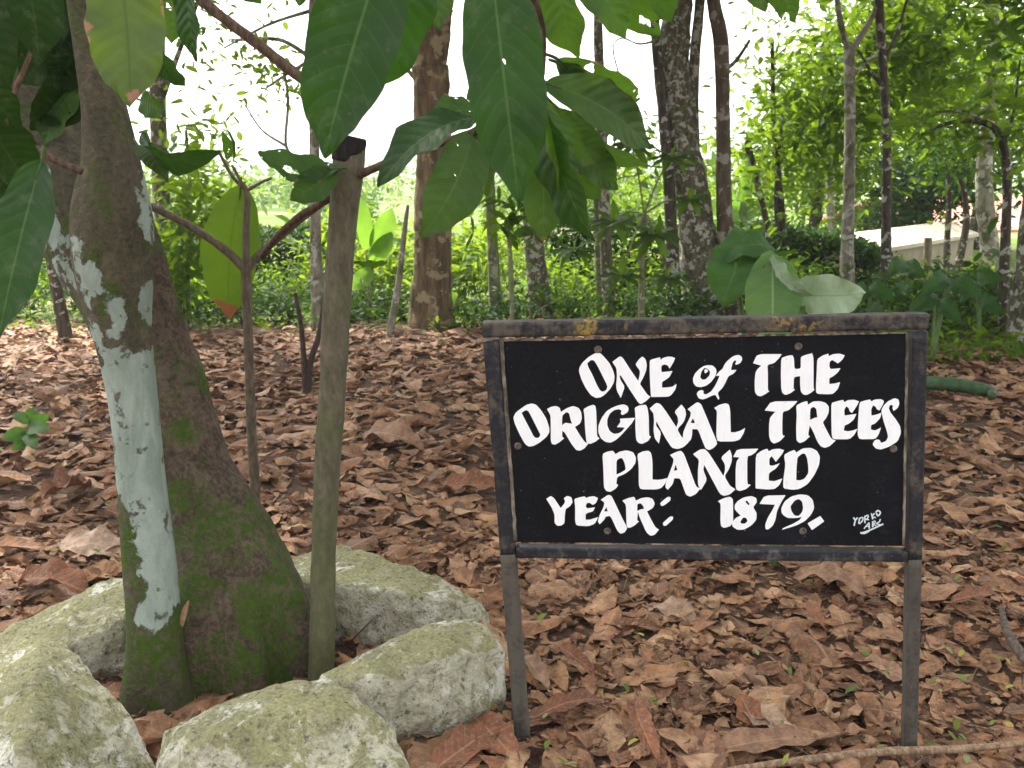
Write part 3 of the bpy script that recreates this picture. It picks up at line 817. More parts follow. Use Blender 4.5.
def leaf_field(pts, Lm, Ls, asp, nu, nv, lift, tilt, curl, ragged=.12, r=rng):
    """Vectorised dry leaves lying every way: curled across and along, ragged and pointed."""
    n = len(pts)
    L = (Lm * np.exp(Ls * r.normal(size=n))).clip(Lm * .35, Lm * 2.0)
    W = L * asp * (1 + .25 * r.normal(size=n)).clip(.5, 1.7)
    u = np.linspace(-1, 1, nu + 1); v = np.linspace(0, 1, nv + 1)
    vv, uu = np.meshgrid(v, u, indexing='ij'); vv, uu = vv.ravel(), uu.ravel(); m = len(vv)
    prof = np.sin(np.pi * np.clip(v, 0, 1) ** .9) ** .7; prof[0] = prof[-1] = .03
    pf = np.repeat(prof, nu + 1)
    rg = 1 + ragged * r.normal(size=(n, m)) * (np.abs(uu) > .6)
    hw = (W[:, None] / 2) * pf[None] * rg
    kc = curl * r.normal(size=n) * 1.1                            # curl across
    th = (uu[None] * pf[None]) * kc[:, None] * 1.25
    rad = (W / 2)[:, None] / (np.where(np.abs(kc) < .05, .05, kc)[:, None] * 1.25)
    thf = np.where(np.abs(kc) < .05, .05, 1.0)
    x = np.where((np.abs(kc) < .05)[:, None], uu[None] * hw, rad * np.sin(th) * rg)
    z = np.where((np.abs(kc) < .05)[:, None], 0 * hw, rad * (1 - np.cos(th)))
    kl = curl * r.normal(size=n) * .85                            # curl along
    s = (vv[None] - .5)
    kl = np.where(np.abs(kl) < .05, .05, kl)
    al = s * kl[:, None] * 1.6
    y = L[:, None] * np.sin(al) / (kl[:, None] * 1.6); z = z + L[:, None] * (1 - np.cos(al)) / (kl[:, None] * 1.6)
    ph = r.random(n)[:, None] * 6.28
    z = z + .05 * W[:, None] * np.sin(vv[None] * 13 + ph + uu[None] * 2) * np.abs(uu[None]) * 1.3
    z = z + .06 * W[:, None] * np.abs(uu[None]) * np.sign(kc)[:, None]
    tw = r.normal(size=n)[:, None] * .5 * s
    x, z = x * np.cos(tw) - z * np.sin(tw), x * np.sin(tw) + z * np.cos(tw)
    rx, ry, rz = tilt * r.normal(size=n), tilt * 1.15 * r.normal(size=n), r.random(n) * 2 * np.pi
    c, s_ = np.cos(rx)[:, None], np.sin(rx)[:, None]; y, z = y * c - z * s_, y * s_ + z * c
    c, s_ = np.cos(ry)[:, None], np.sin(ry)[:, None]; x, z = x * c + z * s_, -x * s_ + z * c
    c, s_ = np.cos(rz)[:, None], np.sin(rz)[:, None]; x, y = x * c - y * s_, x * s_ + y * c
    zmin = z.min(1)[:, None]
    z = z - zmin * .62 + (gza(pts[:, 0], pts[:, 1]) + lift * r.random(n) ** 1.2)[:, None]
    V = np.stack([x + pts[:, 0][:, None], y + pts[:, 1][:, None], z], -1)
    q = np.array([(j * (nu + 1) + i, j * (nu + 1) + i + 1, (j + 1) * (nu + 1) + i + 1, (j + 1) * (nu + 1) + i) for j in range(nv) for i in range(nu)])
    F = (q[None] + (np.arange(n) * m)[:, None, None]).reshape(-1, 4)
    UV = np.tile(np.stack([(uu + 1) / 2, vv], 1), (n, 1))
    return V.reshape(-1, 3), F, UV


def join(parts):
    V, F, U, n = [], [], [], 0
    for v, f, u in parts:
        V.append(v); F.append(f + n); U.append(u); n += len(v)
    return np.concatenate(V), np.concatenate(F), np.concatenate(U)


v, f, u = join([
    leaf_field(scatter(2000, 1.55, 4.0), .115, .42, .40, 5, 9, .014, .11, .44),
    leaf_field(scatter(480, 1.6, 5.5), .19, .24, .40, 7, 12, .028, .10, .36, .10),
    leaf_field(scatter(6500, 1.55, 4.0), .048, .40, .60, 3, 5, .024, .22, .65, .3),
    leaf_field(scatter(11000, 1.5, 3.6), .022, .40, .62, 2, 3, .030, .30, .8, .35),
    leaf_field(scatter(4800, 4.0, 9.2), .125, .42, .42, 3, 6, .028, .12, .52),
    leaf_field(scatter(9500, 4.0, 9.2), .060, .42, .55, 2, 4, .034, .20, .65, .3),
])
mesh('leaf_litter', v, f, M_dead, uv=u, kind='stuff')

# thin twigs and leaf stalks lying among the leaves
S = Soup()
for i in range(420):
    x, y = scatter(1, 1.6, 6.5)[0]
    a = random.uniform(0, 6.28); L = random.uniform(.05, .24); d = np.array((math.cos(a), math.sin(a), 0)); b = np.array((-d[1], d[0], 0)) * random.uniform(-.16, .16) * L
    p = np.array((x, y, gz(x, y) + random.uniform(.012, .05))); r_ = random.uniform(.0011, .0028)
    S.add(*tube([(*(p - d * L / 2), r_), (*(p + b), r_ * .9), (*(p + d * L / 2 + (0, 0, random.uniform(-.01, .03))), r_ * .5)], 5, 6))
S.build('twig_litter', bark('dry twig', (.27, .19, .13), (.10, .06, .04), scale=6), kind='stuff')

# small green bits: fallen leaflets and tiny seedlings through the litter
M_bit = foliage('fallen green leaflet', [(.10, .17, .03), (.20, .26, .06), (.07, .12, .03), (.34, .32, .07), (.22, .27, .13)], .2, .5)
pts = scatter(380, 1.55, 8.6); pts = np.array([(x, y, gz(x, y) + .035) for x, y in pts])
v1, f1 = leaf_cloud(pts, .032, .45, up=1.2, droop=0)
pts = np.array([(random.uniform(.0, 2.2), random.uniform(1.6, 2.6), .035) for _ in range(130)])
v2, f2 = leaf_cloud(pts, .026, .5, up=1.2, droop=0)
mesh('green_litter', np.concatenate([v1, v2]), np.concatenate([f1, f2 + len(v1)]), M_bit, kind='stuff')

# the large dry leaves one can pick out: (base px, tip px, width m, lift m, curl, fold, face tilt x, label, tone)
M_d1 = dead_mat('large tan dry leaf', [(0, (.30, .17, .105)), (.5, (.37, .225, .145)), (1, (.27, .145, .085))], True)
M_d2 = dead_mat('large rust dry leaf', [(0, (.20, .075, .036)), (.5, (.25, .10, .05)), (1, (.16, .062, .035))], True)
M_d3 = dead_mat('large pale dry leaf', [(0, (.44, .30, .21)), (.5, (.40, .26, .17)), (1, (.46, .33, .24))], True)
BIG = [
 ((792,573),(868,590),.085,.045,.28,.5, 'ribbed ochre dry leaf arched under the sign\'s bottom rail', M_d1),
 ((740,697),(803,748),.085,.02,.10,.2, 'broad tan dry leaf lying flat between the sign legs, nearer the camera', M_d3),
 ((818,735),(690,757),.07,.03,.12,.35, 'long pale brown pointed dry leaf in front of the sign\'s gap', M_d1),
 ((535,716),(612,700),.06,.03,.16,.3, 'rust brown dry leaf just past the foot of the sign\'s slanting leg', M_d2),
 ((475,716),(520,760),.085,.03,.14,.25, 'dark rust dry leaf between the pale rock and the sign leg', M_d2),
 ((428,770),(500,722),.09,.03,.12,.3, 'reddish brown dry leaf resting against the lowest rock', M_d2),
 ((560,648),(596,672),.04,.045,.22,.9, 'small rolled red-brown dry leaf standing on edge below the board', M_d2),
 ((548,690),(524,655),.05,.03,.15,.6, 'narrow tan dry leaf beside the slanting sign leg', M_d1),
 ((950,600),(1003,595),.055,.035,.2,.6, 'curled ginger dry leaf humped up beyond the straight sign leg', M_d2),
 ((850,652),(912,672),.075,.02,.1,.3, 'wide brown dry leaf half hidden behind the straight sign leg', M_d1),
 ((795,598),(826,618),.045,.05,.2,.7, 'cupped dark red dry leaf under the middle of the board', M_d2),
 ((440,488),(502,486),.12,.03,.2,.6, 'long reddish curled dry leaf behind the sign\'s upright post', M_d2),
 ((60,545),(128,556),.13,.03,.12,.2, 'flat pale pinkish dry leaf beside the lichen-covered trunk', M_d3),
 ((20,590),(92,600),.12,.035,.25,.6, 'dark curled dry leaf behind the mossy rock near the trunk', M_d2),
 ((648,600),(700,612),.085,.025,.14,.3, 'two-toned beige dry leaf below the board beside small twigs', M_d3),
 ((636,700),(662,768),.05,.05,.2,.8, 'brown dry leaf folded upright in the nearest litter', M_d2),
 ((770,680),(720,668),.07,.02,.12,.3, 'dusty mid-brown dry leaf in the open litter between the sign legs', M_d1),
 ((362,432),(424,446),.16,.04,.2,.4, 'big fawn dry leaf beyond the bare young trunk', M_d1),
 ((90,486),(40,500),.15,.05,.25,.6, 'rusty curled dry leaf by the small green seedling', M_d2),
]
for i, (b, tp, w, lift, bend, fold, lab, M) in enumerate(BIG):
    B, T = G(*b, lift), G(*tp, lift)
    B[2] = gz(B[0], B[1]) + lift; T[2] = gz(T[0], T[1]) + lift * .9
    nrm = unit((random.uniform(-.25, .25), random.uniform(-.55, -.15), 1))
    v, f, uv = leaf_grid(B, T, w, nrm, bend=bend * .6, fold=fold, wave=.085, nu=10, nv=26, ragged=.2, seed=i, twist=random.uniform(-.6, .6), stalk=.02, nside=11, kick=random.uniform(-.06, .06))
    o = mesh('dry_leaf', v, f, M, uv=uv, loc=(B + T) / 2 * (1, 1, 0), label=lab, cat='dead leaf', group='large dry leaves on the ground')

# ------------------------------------------------------------------ sticks
def stick(name, spec, mat, lab, cat='stick', Y=None, rough=.12):
    pts = [(*G(px, py, z), r_) for px, py, z, r_ in spec]
    v, f = tube(pts, 9, 24, rough, 30)
    return mesh(name, v, f, mat, loc=np.array(pts[0][:3]) * (1, 1, 0), label=lab, cat=cat)

M_stick = bark('pale dead stick', (.36, .25, .16), (.16, .10, .06), scale=4)
M_gstick = bark('grey dead stick', (.13, .10, .08), (.05, .04, .03), scale=4)
stick('stick', [(690, 775, .03, .006), (790, 762, .035, .009), (880, 752, .035, .010), (960, 749, .03, .009), (1040, 742, .03, .006)], M_stick, 'long pale stick lying along the ground at the foot of the straight sign leg')
stick('stick', [(1001, 607, .07, .007), (1006, 628, .06, .012), (1018, 650, .04, .014), (1038, 676, .02, .012)], M_gstick, 'thick dark grey stick poking out of the litter near the picture edge')
stick('twig', [(352, 640, .03, .002), (360, 632, .06, .002), (376, 614, .10, .0018), (383, 590, .15, .001)], M_gstick, 'thin curved dark twig rising in front of the flat-topped rock', 'twig')

# fallen green stem beyond the sign
M_green = bark('smooth green stem', (.05, .095, .038), (.03, .058, .026), scale=1, rough=.6, stretch=1.0)
a, b = G(905, 395), G(1000, 404)
v, f = tube([(a[0], a[1], .06, .038), (a[0] + .22, a[1] - .0, .075, .042), (a[0] + .44, b[1] + .12, .055, .036), (b[0] - .05, b[1], .045, .022)], 14, 14, 0, 3)
mesh('fallen_stem', v, f, M_green, loc=(a + b) / 2 * (1, 1, 0), label='short thick green stem fallen on the brown litter behind the sign post', cat='plant stem')

# ------------------------------------------------------------------ the old cocoa tree
def poly_sd(px, py, poly):
    """Signed distance in pixels to a polygon, positive inside."""
    p = np.array(poly, float); q = np.roll(p, -1, 0); d = 1e9; ins = False
    for a, b in zip(p, q):
        ab = b - a; w = np.array((px, py)) - a
        h = max(0, min(1, w.dot(ab) / ab.dot(ab)))
        d = min(d, np.hypot(*(w - ab * h)))
        if (a[1] > py) != (b[1] > py) and px < (b[0] - a[0]) * (py - a[1]) / (b[1] - a[1]) + a[0]:
            ins = not ins
    return d if ins else -d


LICHEN = [
 [(100,352),(160,346),(166,400),(170,450),(177,520),(184,590),(182,603),(168,606),(172,619),(152,630),(136,622),(138,610),(150,585),(139,570),(135,550),(131,525),(138,515),(130,505),(119,500),(112,470),(105,400)],
 [(105,300),(120,298),(130,318),(120,345),(110,338)],
 [(68,240),(80,242),(85,258),(98,258),(101,292),(85,297),(76,280)],
 [(36,200),(55,225),(72,275),(60,265),(46,240)], [(139,175),(152,175),(152,245),(141,222)], [(139,292),(152,280),(152,328),(141,312)],
 [(88,300),(100,330),(106,360),(98,352),(90,325)], [(50,250),(60,275),(85,340),(78,335),(60,290)],
]


def project(w):
    d = np.asarray(w) - CAM; z = d.dot(FWD)
    return 512 + FOC * d.dot(RGT) / z, 384 - FOC * d.dot(UPV) / z


t = NT('old cocoa bark'); o = t.coord('Object')
c = t.coord('Object', (1, 1, .32))
n1 = t.noise(c, 20, 6, .65); n2 = t.noise(o, 7, 6, .65, .7); n3 = t.noise(o, 85, 5, .68); n4 = t.noise(o, 34, 5, .65)
kind_ = t.n('Attribute', {'attribute_name': 'buttress'}).outputs['Fac']
li = t.n('Attribute', {'attribute_name': 'lichen'}).outputs['Fac']
fine = t.math('ADD', t.math('MULTIPLY', n1, .45), t.math('MULTIPLY', n3, .55))
brown = t.ramp(fine, [(.32, (.025, .018, .012)), (.48, (.065, .046, .032)), (.62, (.145, .104, .074)), (.78, (.24, .18, .13))])
grey = t.ramp(fine, [(.32, (.032, .029, .017)), (.5, (.075, .066, .041)), (.68, (.125, .106, .074))])
col = t.mix(kind_, grey, brown)
col = t.mix(t.math('MULTIPLY', t.step(t.noise(o, 13, 5, .7, .5), .53, .60), .5), col, (.155, .12, .085))
zz = t.n('SeparateXYZ', Vector=o).outputs[2]
low = t.step(zz, .95, .05)
ms = t.math('ADD', n2, t.math('MULTIPLY', low, .10))
mosscol = t.mix(n3, (.016, .034, .004), (.080, .135, .014))
col = t.mix(t.math('MULTIPLY', t.step(ms, .50, .60), t.math('ADD', .35, t.math('MULTIPLY', t.step(n4, .38, .6), .62))), col, mosscol)
lich = t.mix(t.step(t.noise(c, 15, 6, .68, .4), .36, .64), (.175, .215, .18), (.27, .315, .27))
lich = t.mix(t.math('MULTIPLY', t.step(n3, .6, .75), .6), lich, (.47, .52, .46))
lm = t.step(t.math('ADD', li, t.math('ADD', t.math('MULTIPLY', t.math('SUBTRACT', n4, .5), 2.2), t.math('MULTIPLY', t.math('SUBTRACT', t.noise(o, 11, 4, .6, .6), .5), 2.5))), -.08, .14)
lm = t.math('MULTIPLY', lm, t.math('SUBTRACT', 1.0, t.math('MULTIPLY', t.step(t.noise(o, 19, 5, .65), .575, .65), .85)))
col = t.mix(lm, col, lich)
cut = t.math('MULTIPLY', t.math('SUBTRACT', 1.0, lm), 1.0)
hgt = t.math('ADD', t.math('MULTIPLY', fine, t.math('ADD', .35, t.math('MULTIPLY', cut, .8))), t.math('MULTIPLY', lm, .25))
M_trunk = t.surf(t.principled(col, .88, .2, t.bump(hgt, 1.0, .02)))

tb = G(215, 716)
cocoa = thing('cocoa_tree', tb, 'old leaning cocoa tree with mossy buttress and pale lichen inside the ring of rocks', 'tree')
YA = 2.34
limbs = [
 (1, [(248,780,250,2.53),(246,718,196,2.54),(242,685,164,2.55),(238,645,160,2.57),(231,602,152,2.59),(220,560,126,2.61),(208,517,100,2.64),(191,470,82,2.67),(180,420,70,2.70),(172,378,64,2.73),(163,340,52,2.75),(155,305,46,2.76),(143,262,46,2.78),(130,222,42,2.80),(112,190,40,2.84)], .05),
 (0, [(168,800,140,2.36),(162,735,104,2.35),(157,690,70,2.33),(155,640,54,2.32),(152.5,600,52,2.32),(149,560,52,2.33),(141,480,47,2.34),(133,400,47,2.35),(122,330,57,2.36),(114,270,76,2.37),(112,215,78,2.37),(111,165,58,2.36),(106,120,46,2.35),(100,90,40,2.34),(91,58,31,2.34),(82,28,22,2.33),(76,0,18,2.33),(70,-60,17,2.32),(64,-160,16,2.30)], .016),
 (0, [(122,345,44,2.42),(103,290,60,2.46),(82,235,90,2.52),(52,185,112,2.60),(18,125,122,2.66),(-28,50,122,2.70),(-70,-50,120,2.9),(-110,-180,110,2.9)], .05),
]
V, F, B_, n = [], [], [], 0
for kd, spec, rg in limbs:
    v, f = px_tube(spec, YA, seg=56, rings=150, rough=rg, nscale=5)
    if kd == 1:                                     # the buttress spreads into root ridges near the ground
        for i, p in enumerate(v):
            h = max(0, 1 - p[2] / .55)
            ctr = P(241, 685, 2.5)
            a = math.atan2(p[1] - ctr[1], p[0] - ctr[0])
            s = 1 + .16 * h * math.sin(a * 5 + .8) + .05 * h * math.sin(a * 11)
            v[i][:2] = ctr[:2] + (p[:2] - ctr[:2]) * s if h > 0 else p[:2]
    V.append(v); F += [tuple(q + n for q in g) for g in f]; B_ += [kd] * len(v); n += len(v)
V = np.concatenate(V)
li = np.full(n, -1.0)
for i, p in enumerate(V):
    if B_[i] == 0 and p[1] < 2.62:
        x, y = project(p)
        li[i] = max(-1, min(1, max(poly_sd(x, y, pl) for pl in LICHEN) / 12.0))
mesh('trunk', V, F, M_trunk, cocoa, attr={'buttress': B_, 'lichen': li})
M_twig = bark('brown twig bark', (.145, .095, .06), (.06, .038, .026), scale=5)
M_twigd = bark('dark twig bark', (.07, .045, .035), (.03, .02, .016), scale=5)
for spec, Y in (
  ([(78, -150, 16), (140, -70, 14), (200, -2, 11), (255, 42, 11), (308, 84, 10), (330, 108, 6)], 2.1),
  ([(20, 140, 9), (50, 157, 8), (82, 172, 7)], 2.15),
  ([(0, 125, 7), (28, 60, 5), (40, 20, 4)], 2.1),
  ([(78, -150, 18, 2.3), (150, -190, 17, 1.9), (260, -170, 16, 1.5), (380, -120, 14, 1.25), (480, -90, 12, 1.2), (570, -70, 9, 1.3), (700, -60, 6, 1.5), (790, -30, 4, 1.6)], 1.5),
  ([(480, -90, 8, 1.2), (515, -40, 8, 1.24), (540, 20, 8, 1.3), (542, 70, 7, 1.34), (536, 100, 6, 1.36), (548, 110, 5, 1.4)], 1.3),
  ([(260, -170, 10, 1.5), (190, -110, 7, 1.45), (125, -40, 5, 1.4), (90, -30, 4, 1.4)], 1.4),
):
    v, f = px_tube(spec, Y, seg=10, rings=40, rough=.12, nscale=30)
    mesh('branch', v, f, M_twig, cocoa)

# ---- its broad hanging leaves
dk = dict(trans=.22, rough=.36)
L_dark = bigleaf('dark glossy cocoa leaf', (.019, .054, .009), (.010, .032, .006), (.06, .11, .03), .28, .46, (.04, .12, .008), .80, spec=.17, holes=.76)
L_mid = bigleaf('green cocoa leaf', (.026, .072, .012), (.014, .042, .008), (.07, .12, .03), .38, .48, (.10, .21, .012), .76, spec=.18, holes=.66)
L_light = bigleaf('pale green cocoa leaf underside', (.048, .098, .022), (.028, .064, .014), (.09, .14, .05), .42, .52, (.08, .165, .014), .78, spec=.18, holes=.72)
L_yel = bigleaf('yellow-green ageing cocoa leaf', (.062, .108, .016), (.036, .07, .010), (.025, .05, .010), .42, .48, (.12, .19, .014), .735, (.30, .145, .085))
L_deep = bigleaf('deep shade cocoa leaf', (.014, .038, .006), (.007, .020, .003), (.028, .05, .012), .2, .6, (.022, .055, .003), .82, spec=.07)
H = dict(fold=.22, wave=.045, stalk=.02, ragged=.07, nu=10, nv=34)
near = [
  # base, tip, width px, tilt, material, extras
  ((388,-62,1.16), (324,158,1.12), 92, 12, L_dark, dict(bend=.04)),
  ((408,-70,1.22), (372,96,1.24), 80, -38, L_dark, dict(bend=.05)),
  ((488,-60,1.10), (519,206,1.06), 82, -14, L_dark, dict(bend=.05, fold=.18)),
  ((116,-52,1.34), (130,108,1.30), 78, 6, L_yel, dict(bend=-.02, wave=.06, ragged=.10)),
  ((441,-60,1.45), (440,30,1.42), 46, 20, L_light, dict(bend=.06)),
  ((410,-40,1.7), (436,22,1.72), 34, 35, L_light, dict(bend=.06)),
  ((552,-45,1.30), (578,58,1.32), 58, 42, L_mid, dict(bend=.08)),
  ((560,-50,1.36), (626,40,1.36), 50, -25, L_mid, dict(bend=.1)),
  ((600,-52,1.42), (660,36,1.42), 52, 30, L_mid, dict(bend=.08)),
  ((545,82,1.40), (650,150,1.46), 52, -30, L_light, dict(bend=.12)),
  ((560,64,1.44), (634,108,1.50), 46, 28, L_mid, dict(bend=.16)),
  ((540,108,1.40), (606,160,1.42), 48, 15, L_light, dict(bend=.10)),
  ((542,106,1.36), (594,242,1.34), 54, 48, L_dark, dict(bend=.08)),
  ((538,112,1.42), (543,242,1.40), 52, -10, L_light, dict(bend=.07)),
  ((540,100,1.34), (566,200,1.36), 44, -52, L_mid, dict(bend=.06)),
  ((545,118,1.5), (600,200,1.52), 46, 10, L_light, dict(bend=.1)),
  ((640,-40,1.5), (672,22,1.5), 40, 10, L_mid, dict(bend=.05)),
  ((770,-40,1.6), (796,24,1.6), 34, 30, L_mid, dict(bend=.05)),
  ((735,-50,1.6), (766,12,1.6), 30, -20, L_light, dict(bend=.05)),
  ((186,-40,1.6), (196,62,1.62), 34, 50, L_dark, dict(bend=.05)),
  ((168,-30,1.7), (171,44,1.7), 40, -20, L_mid, dict(bend=.05)),
  ((146,132,2.2), (222,150,2.05), 36, 55, L_dark, dict(bend=.22)),
  ((140,100,2.25), (166,112,2.2), 26, 20, L_mid, dict(bend=.1)),
  ((138,145,2.2), (168,182,2.1), 24, -20, L_light, dict(bend=.1)),
  ((42,160,1.46), (-2,340,1.36), 66, 30, L_dark, dict(bend=.04)),
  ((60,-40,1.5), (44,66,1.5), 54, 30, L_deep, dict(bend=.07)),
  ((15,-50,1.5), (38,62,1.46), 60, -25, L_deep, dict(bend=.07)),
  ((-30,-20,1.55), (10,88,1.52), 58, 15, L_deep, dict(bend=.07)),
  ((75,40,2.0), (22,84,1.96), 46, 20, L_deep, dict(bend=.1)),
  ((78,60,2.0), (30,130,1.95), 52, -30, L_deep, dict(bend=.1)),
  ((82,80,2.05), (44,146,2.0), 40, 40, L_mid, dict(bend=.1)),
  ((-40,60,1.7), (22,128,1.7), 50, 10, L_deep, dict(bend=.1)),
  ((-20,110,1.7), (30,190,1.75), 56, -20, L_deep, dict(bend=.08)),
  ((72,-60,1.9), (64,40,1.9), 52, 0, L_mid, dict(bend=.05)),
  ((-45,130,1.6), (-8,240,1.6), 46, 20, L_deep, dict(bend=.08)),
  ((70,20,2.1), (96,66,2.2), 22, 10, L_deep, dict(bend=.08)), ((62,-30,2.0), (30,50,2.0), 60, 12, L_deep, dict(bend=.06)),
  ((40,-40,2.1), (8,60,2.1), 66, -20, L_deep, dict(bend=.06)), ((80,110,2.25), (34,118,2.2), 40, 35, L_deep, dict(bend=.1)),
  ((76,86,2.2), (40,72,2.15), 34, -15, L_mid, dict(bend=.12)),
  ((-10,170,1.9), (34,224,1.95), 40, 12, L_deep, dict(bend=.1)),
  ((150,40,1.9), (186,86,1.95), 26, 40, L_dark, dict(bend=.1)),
  ((-6,150,2.2), (40,150,2.25), 44, 8, L_deep, dict(bend=.1)), ((84,30,2.3), (54,92,2.28), 44, -12, L_deep, dict(bend=.08)),
  ((542,92,1.46), (662,168,1.55), 40, 62, L_light, dict(bend=.1)), ((556,58,1.44), (640,98,1.5), 44, 15, L_mid, dict(bend=.2)),
  ((548,128,1.45), (618,190,1.5), 38, -20, L_mid, dict(bend=.1)),
  ((225,-50,1.8), (262,4,1.8), 34, 20, L_mid, dict(bend=.08)),
  ((290,-60,1.6), (300,6,1.6), 42, -20, L_light, dict(bend=.08)),
]
for i, (b, tp, w, tilt, M, kw) in enumerate(near):
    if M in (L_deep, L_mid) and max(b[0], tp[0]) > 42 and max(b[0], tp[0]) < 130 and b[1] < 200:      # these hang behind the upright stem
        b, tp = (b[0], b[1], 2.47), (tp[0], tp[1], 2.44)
    px_leaf('leaf', cocoa, M, b, tp, w, tilt, seed=i, twist=random.uniform(-.25, .25), kick=random.uniform(-.035, .035), **{**H, **({'wave': .018} if M is L_deep else {}), **kw})
# its crown, unseen above the picture, added and spread to shade the foreground
pts = np.concatenate([clump_points((-1.2, 4.4, 4.6), (2.6, 2.2, .7), 2600, k=40, shell=.1), clump_points((1.2, 3.6, 4.7), (2.4, 1.8, .6), 1800, k=34, shell=.1)])
v, f = leaf_cloud(pts, .26, .38, up=1.0, droop=.3)
mesh('crown', v, f, foliage('cocoa shade-crown leaves', [(.016, .05, .010), (.03, .08, .014), (.045, .10, .02), (.02, .06, .01)], .3, tcol=(.08, .2, .015)), cocoa, smooth=False)
# a yellow bract caught on the bark
px_leaf('dry_leaf', cocoa, M_d1, (189,600,2.24), (182,628,2.24), 6, 20, bend=.1, fold=.4, wave=.03, seed=4)

# ------------------------------------------------------------------ bare young trunk, cut off on top
t = NT('smooth young cocoa bark'); o = t.coord('Object'); c = t.coord('Object', (1, 1, .42))
n1 = t.noise(c, 48, 7, .7); n2 = t.noise(o, 12, 5, .6); n3 = t.noise(o, 95, 4, .65)
col = t.mix(t.step(n1, .2, .8), (.05, .045, .028), (.155, .135, .09))
zz = t.n('SeparateXYZ', Vector=o).outputs[2]
col = t.mix(t.math('MULTIPLY', t.step(t.math('ADD', n2, t.math('MULTIPLY', t.step(zz, 1.0, .1), .35)), .5, .75), .5), col, t.mix(n1, (.05, .065, .02), (.12, .13, .05)))
col = t.mix(t.math('MULTIPLY', t.step(n3, .62, .72), .6), col, (.045, .035, .028))
M_pole = t.surf(t.principled(col, .8, .2, t.bump(t.math('ADD', n1, n3), .6, .006)))
YP = 2.44
pb = G(322, 690)
pole = thing('young_tree', pb, 'bare young tree trunk, sawn off dark on top, rising beside the mossy buttress', 'tree')
v, f = px_tube([(321,705,32),(321,680,27),(322.5,620,25),(324,540,24.5),(328,460,26),(333,380,27),(337,300,28),(343,220,28.5),(348,170,31),(350,140,32)], YP, seg=28, rings=110, rough=.05, nscale=9)
mesh('trunk', v, f, M_pole, pole)
M_cut = bark('dark sawn end', (.028, .02, .018), (.01, .008, .008), scale=5)
v, f = px_tube([(347,162,31),(349,150,32.5),(350.5,139,32.5),(351,136,31)], YP, seg=24, rings=10, rough=.06, nscale=30)
v = v + np.array([(0, 0, .0)])
# slanting cut: the cap rides a little proud of the bark
mesh('cut_end', np.array([q + (0, -.0015, 0) for q in v]), f, M_cut, pole)
for spec in ([(356,176,9,2.43),(380,166,8,2.38),(410,153,8,2.34),(445,142,8,2.3),(474,132,9,2.28),(486,122,7,2.26)],
             [(338,190,9,2.44),(322,203,8,2.46),(300,216,7.5,2.5),(278,236,7,2.56),(262,256,6.5,2.62)],
             [(398,152,4,2.3),(402,146,3.5,2.3),(396,128,2.5,2.3)]):
    v, f = px_tube(spec, YP, seg=9, rings=30, rough=.1, nscale=30)
    mesh('branch', v, f, M_twig, pole)
for i, (b, tp, w, tilt, M, kw) in enumerate([
  ((476,118,2.2), (378,188,2.1), 52, 48, L_dark, dict(bend=.16)),
  ((478,112,2.25), (430,128,2.2), 40, 40, L_mid, dict(bend=.16)),
  ((472,134,2.2), (421,238,2.1), 58, -14, L_light, dict(bend=.10, nside=13)),
  ((484,118,2.3), (470,84,2.3), 30, 30, L_mid, dict(bend=.12)),
  ((482,128,2.3), (487,196,2.26), 40, 25, L_mid, dict(bend=.1)),
  ((338,168,2.38), (258,152,2.3), 38, 42, L_mid, dict(bend=-.16)),
  ((336,172,2.38), (290,200,2.34), 34, 15, L_mid, dict(bend=.12)),
  ((356,262,2.5), (388,262,2.5), 14, 60, L_mid, dict(bend=.05)),
]):
    px_leaf('leaf', pole, M, b, tp, w, tilt, seed=40 + i, twist=random.uniform(-.3, .3), kick=random.uniform(-.04, .04), **{**H, **kw})

# ------------------------------------------------------------------ slender forked sapling
sb = G(258, 590)
sap = thing('sapling', sb, 'slender sapling forking into a Y with one big red-tipped leaf, behind the mossy buttress', 'sapling')
M_sap = bark('sapling bark', (.155, .12, .085), (.075, .058, .038), scale=4)
v, f = px_tube([(259,595,11),(256,508,10.5),(252,440,10),(249,360,9.5),(247,300,10),(246,268,11)], 3.05, seg=12, rings=50, rough=.08, nscale=20)
mesh('stem', v, f, M_sap, sap)
for spec in ([(246,270,9),(225,250,8.5),(190,226,8),(150,206,7.5)], [(247,270,9),(262,252,8),(290,228,8),(330,196,7)],
             [(246,272,8),(246,230,7),(247,195,6),(240,180,3.5),(232,165,3)], [(246,190,4),(232,176,3.5),(218,150,3)], [(248,190,3.5),(262,182,3),(272,178,2.5)]):
    v, f = px_tube(spec, 3.05, seg=9, rings=26, rough=.08, nscale=25)
    mesh('branch', v, f, M_sap, sap)
L_red = bigleaf('backlit yellow-green leaf', (.04, .075, .010), (.026, .052, .007), (.02, .036, .006), .5, .5, (.10, .18, .008), .86, (.17, .06, .028), spec=.2, nside=12, holes=.9, tip=.90)
v, f, uv = leaf_grid(P(241, 184, 3.14), P(229, 319, 3.12), 56 * depth(250, 3.13) / FOC, unit(CAM - P(235, 250, 3.13)), bend=.03, fold=.16, wave=.02, nu=10, nv=24, stalk=.02, nside=12, kick=.035, ragged=.06)
lf = mesh('leaf', v, f, L_red, sap, uv=uv)
lf['label'] = 'yellow-green hanging leaf with a rust red tip'
px_leaf('leaf', sap, L_mid, (228,160,3.0), (222,132,2.95), 12, 30, bend=.1, fold=.3, wave=.03, seed=71)
px_leaf('leaf', sap, L_dark, (232,164,3.0), (226,128,2.95), 9, 70, bend=.1, fold=.3, wave=.03, seed=72)

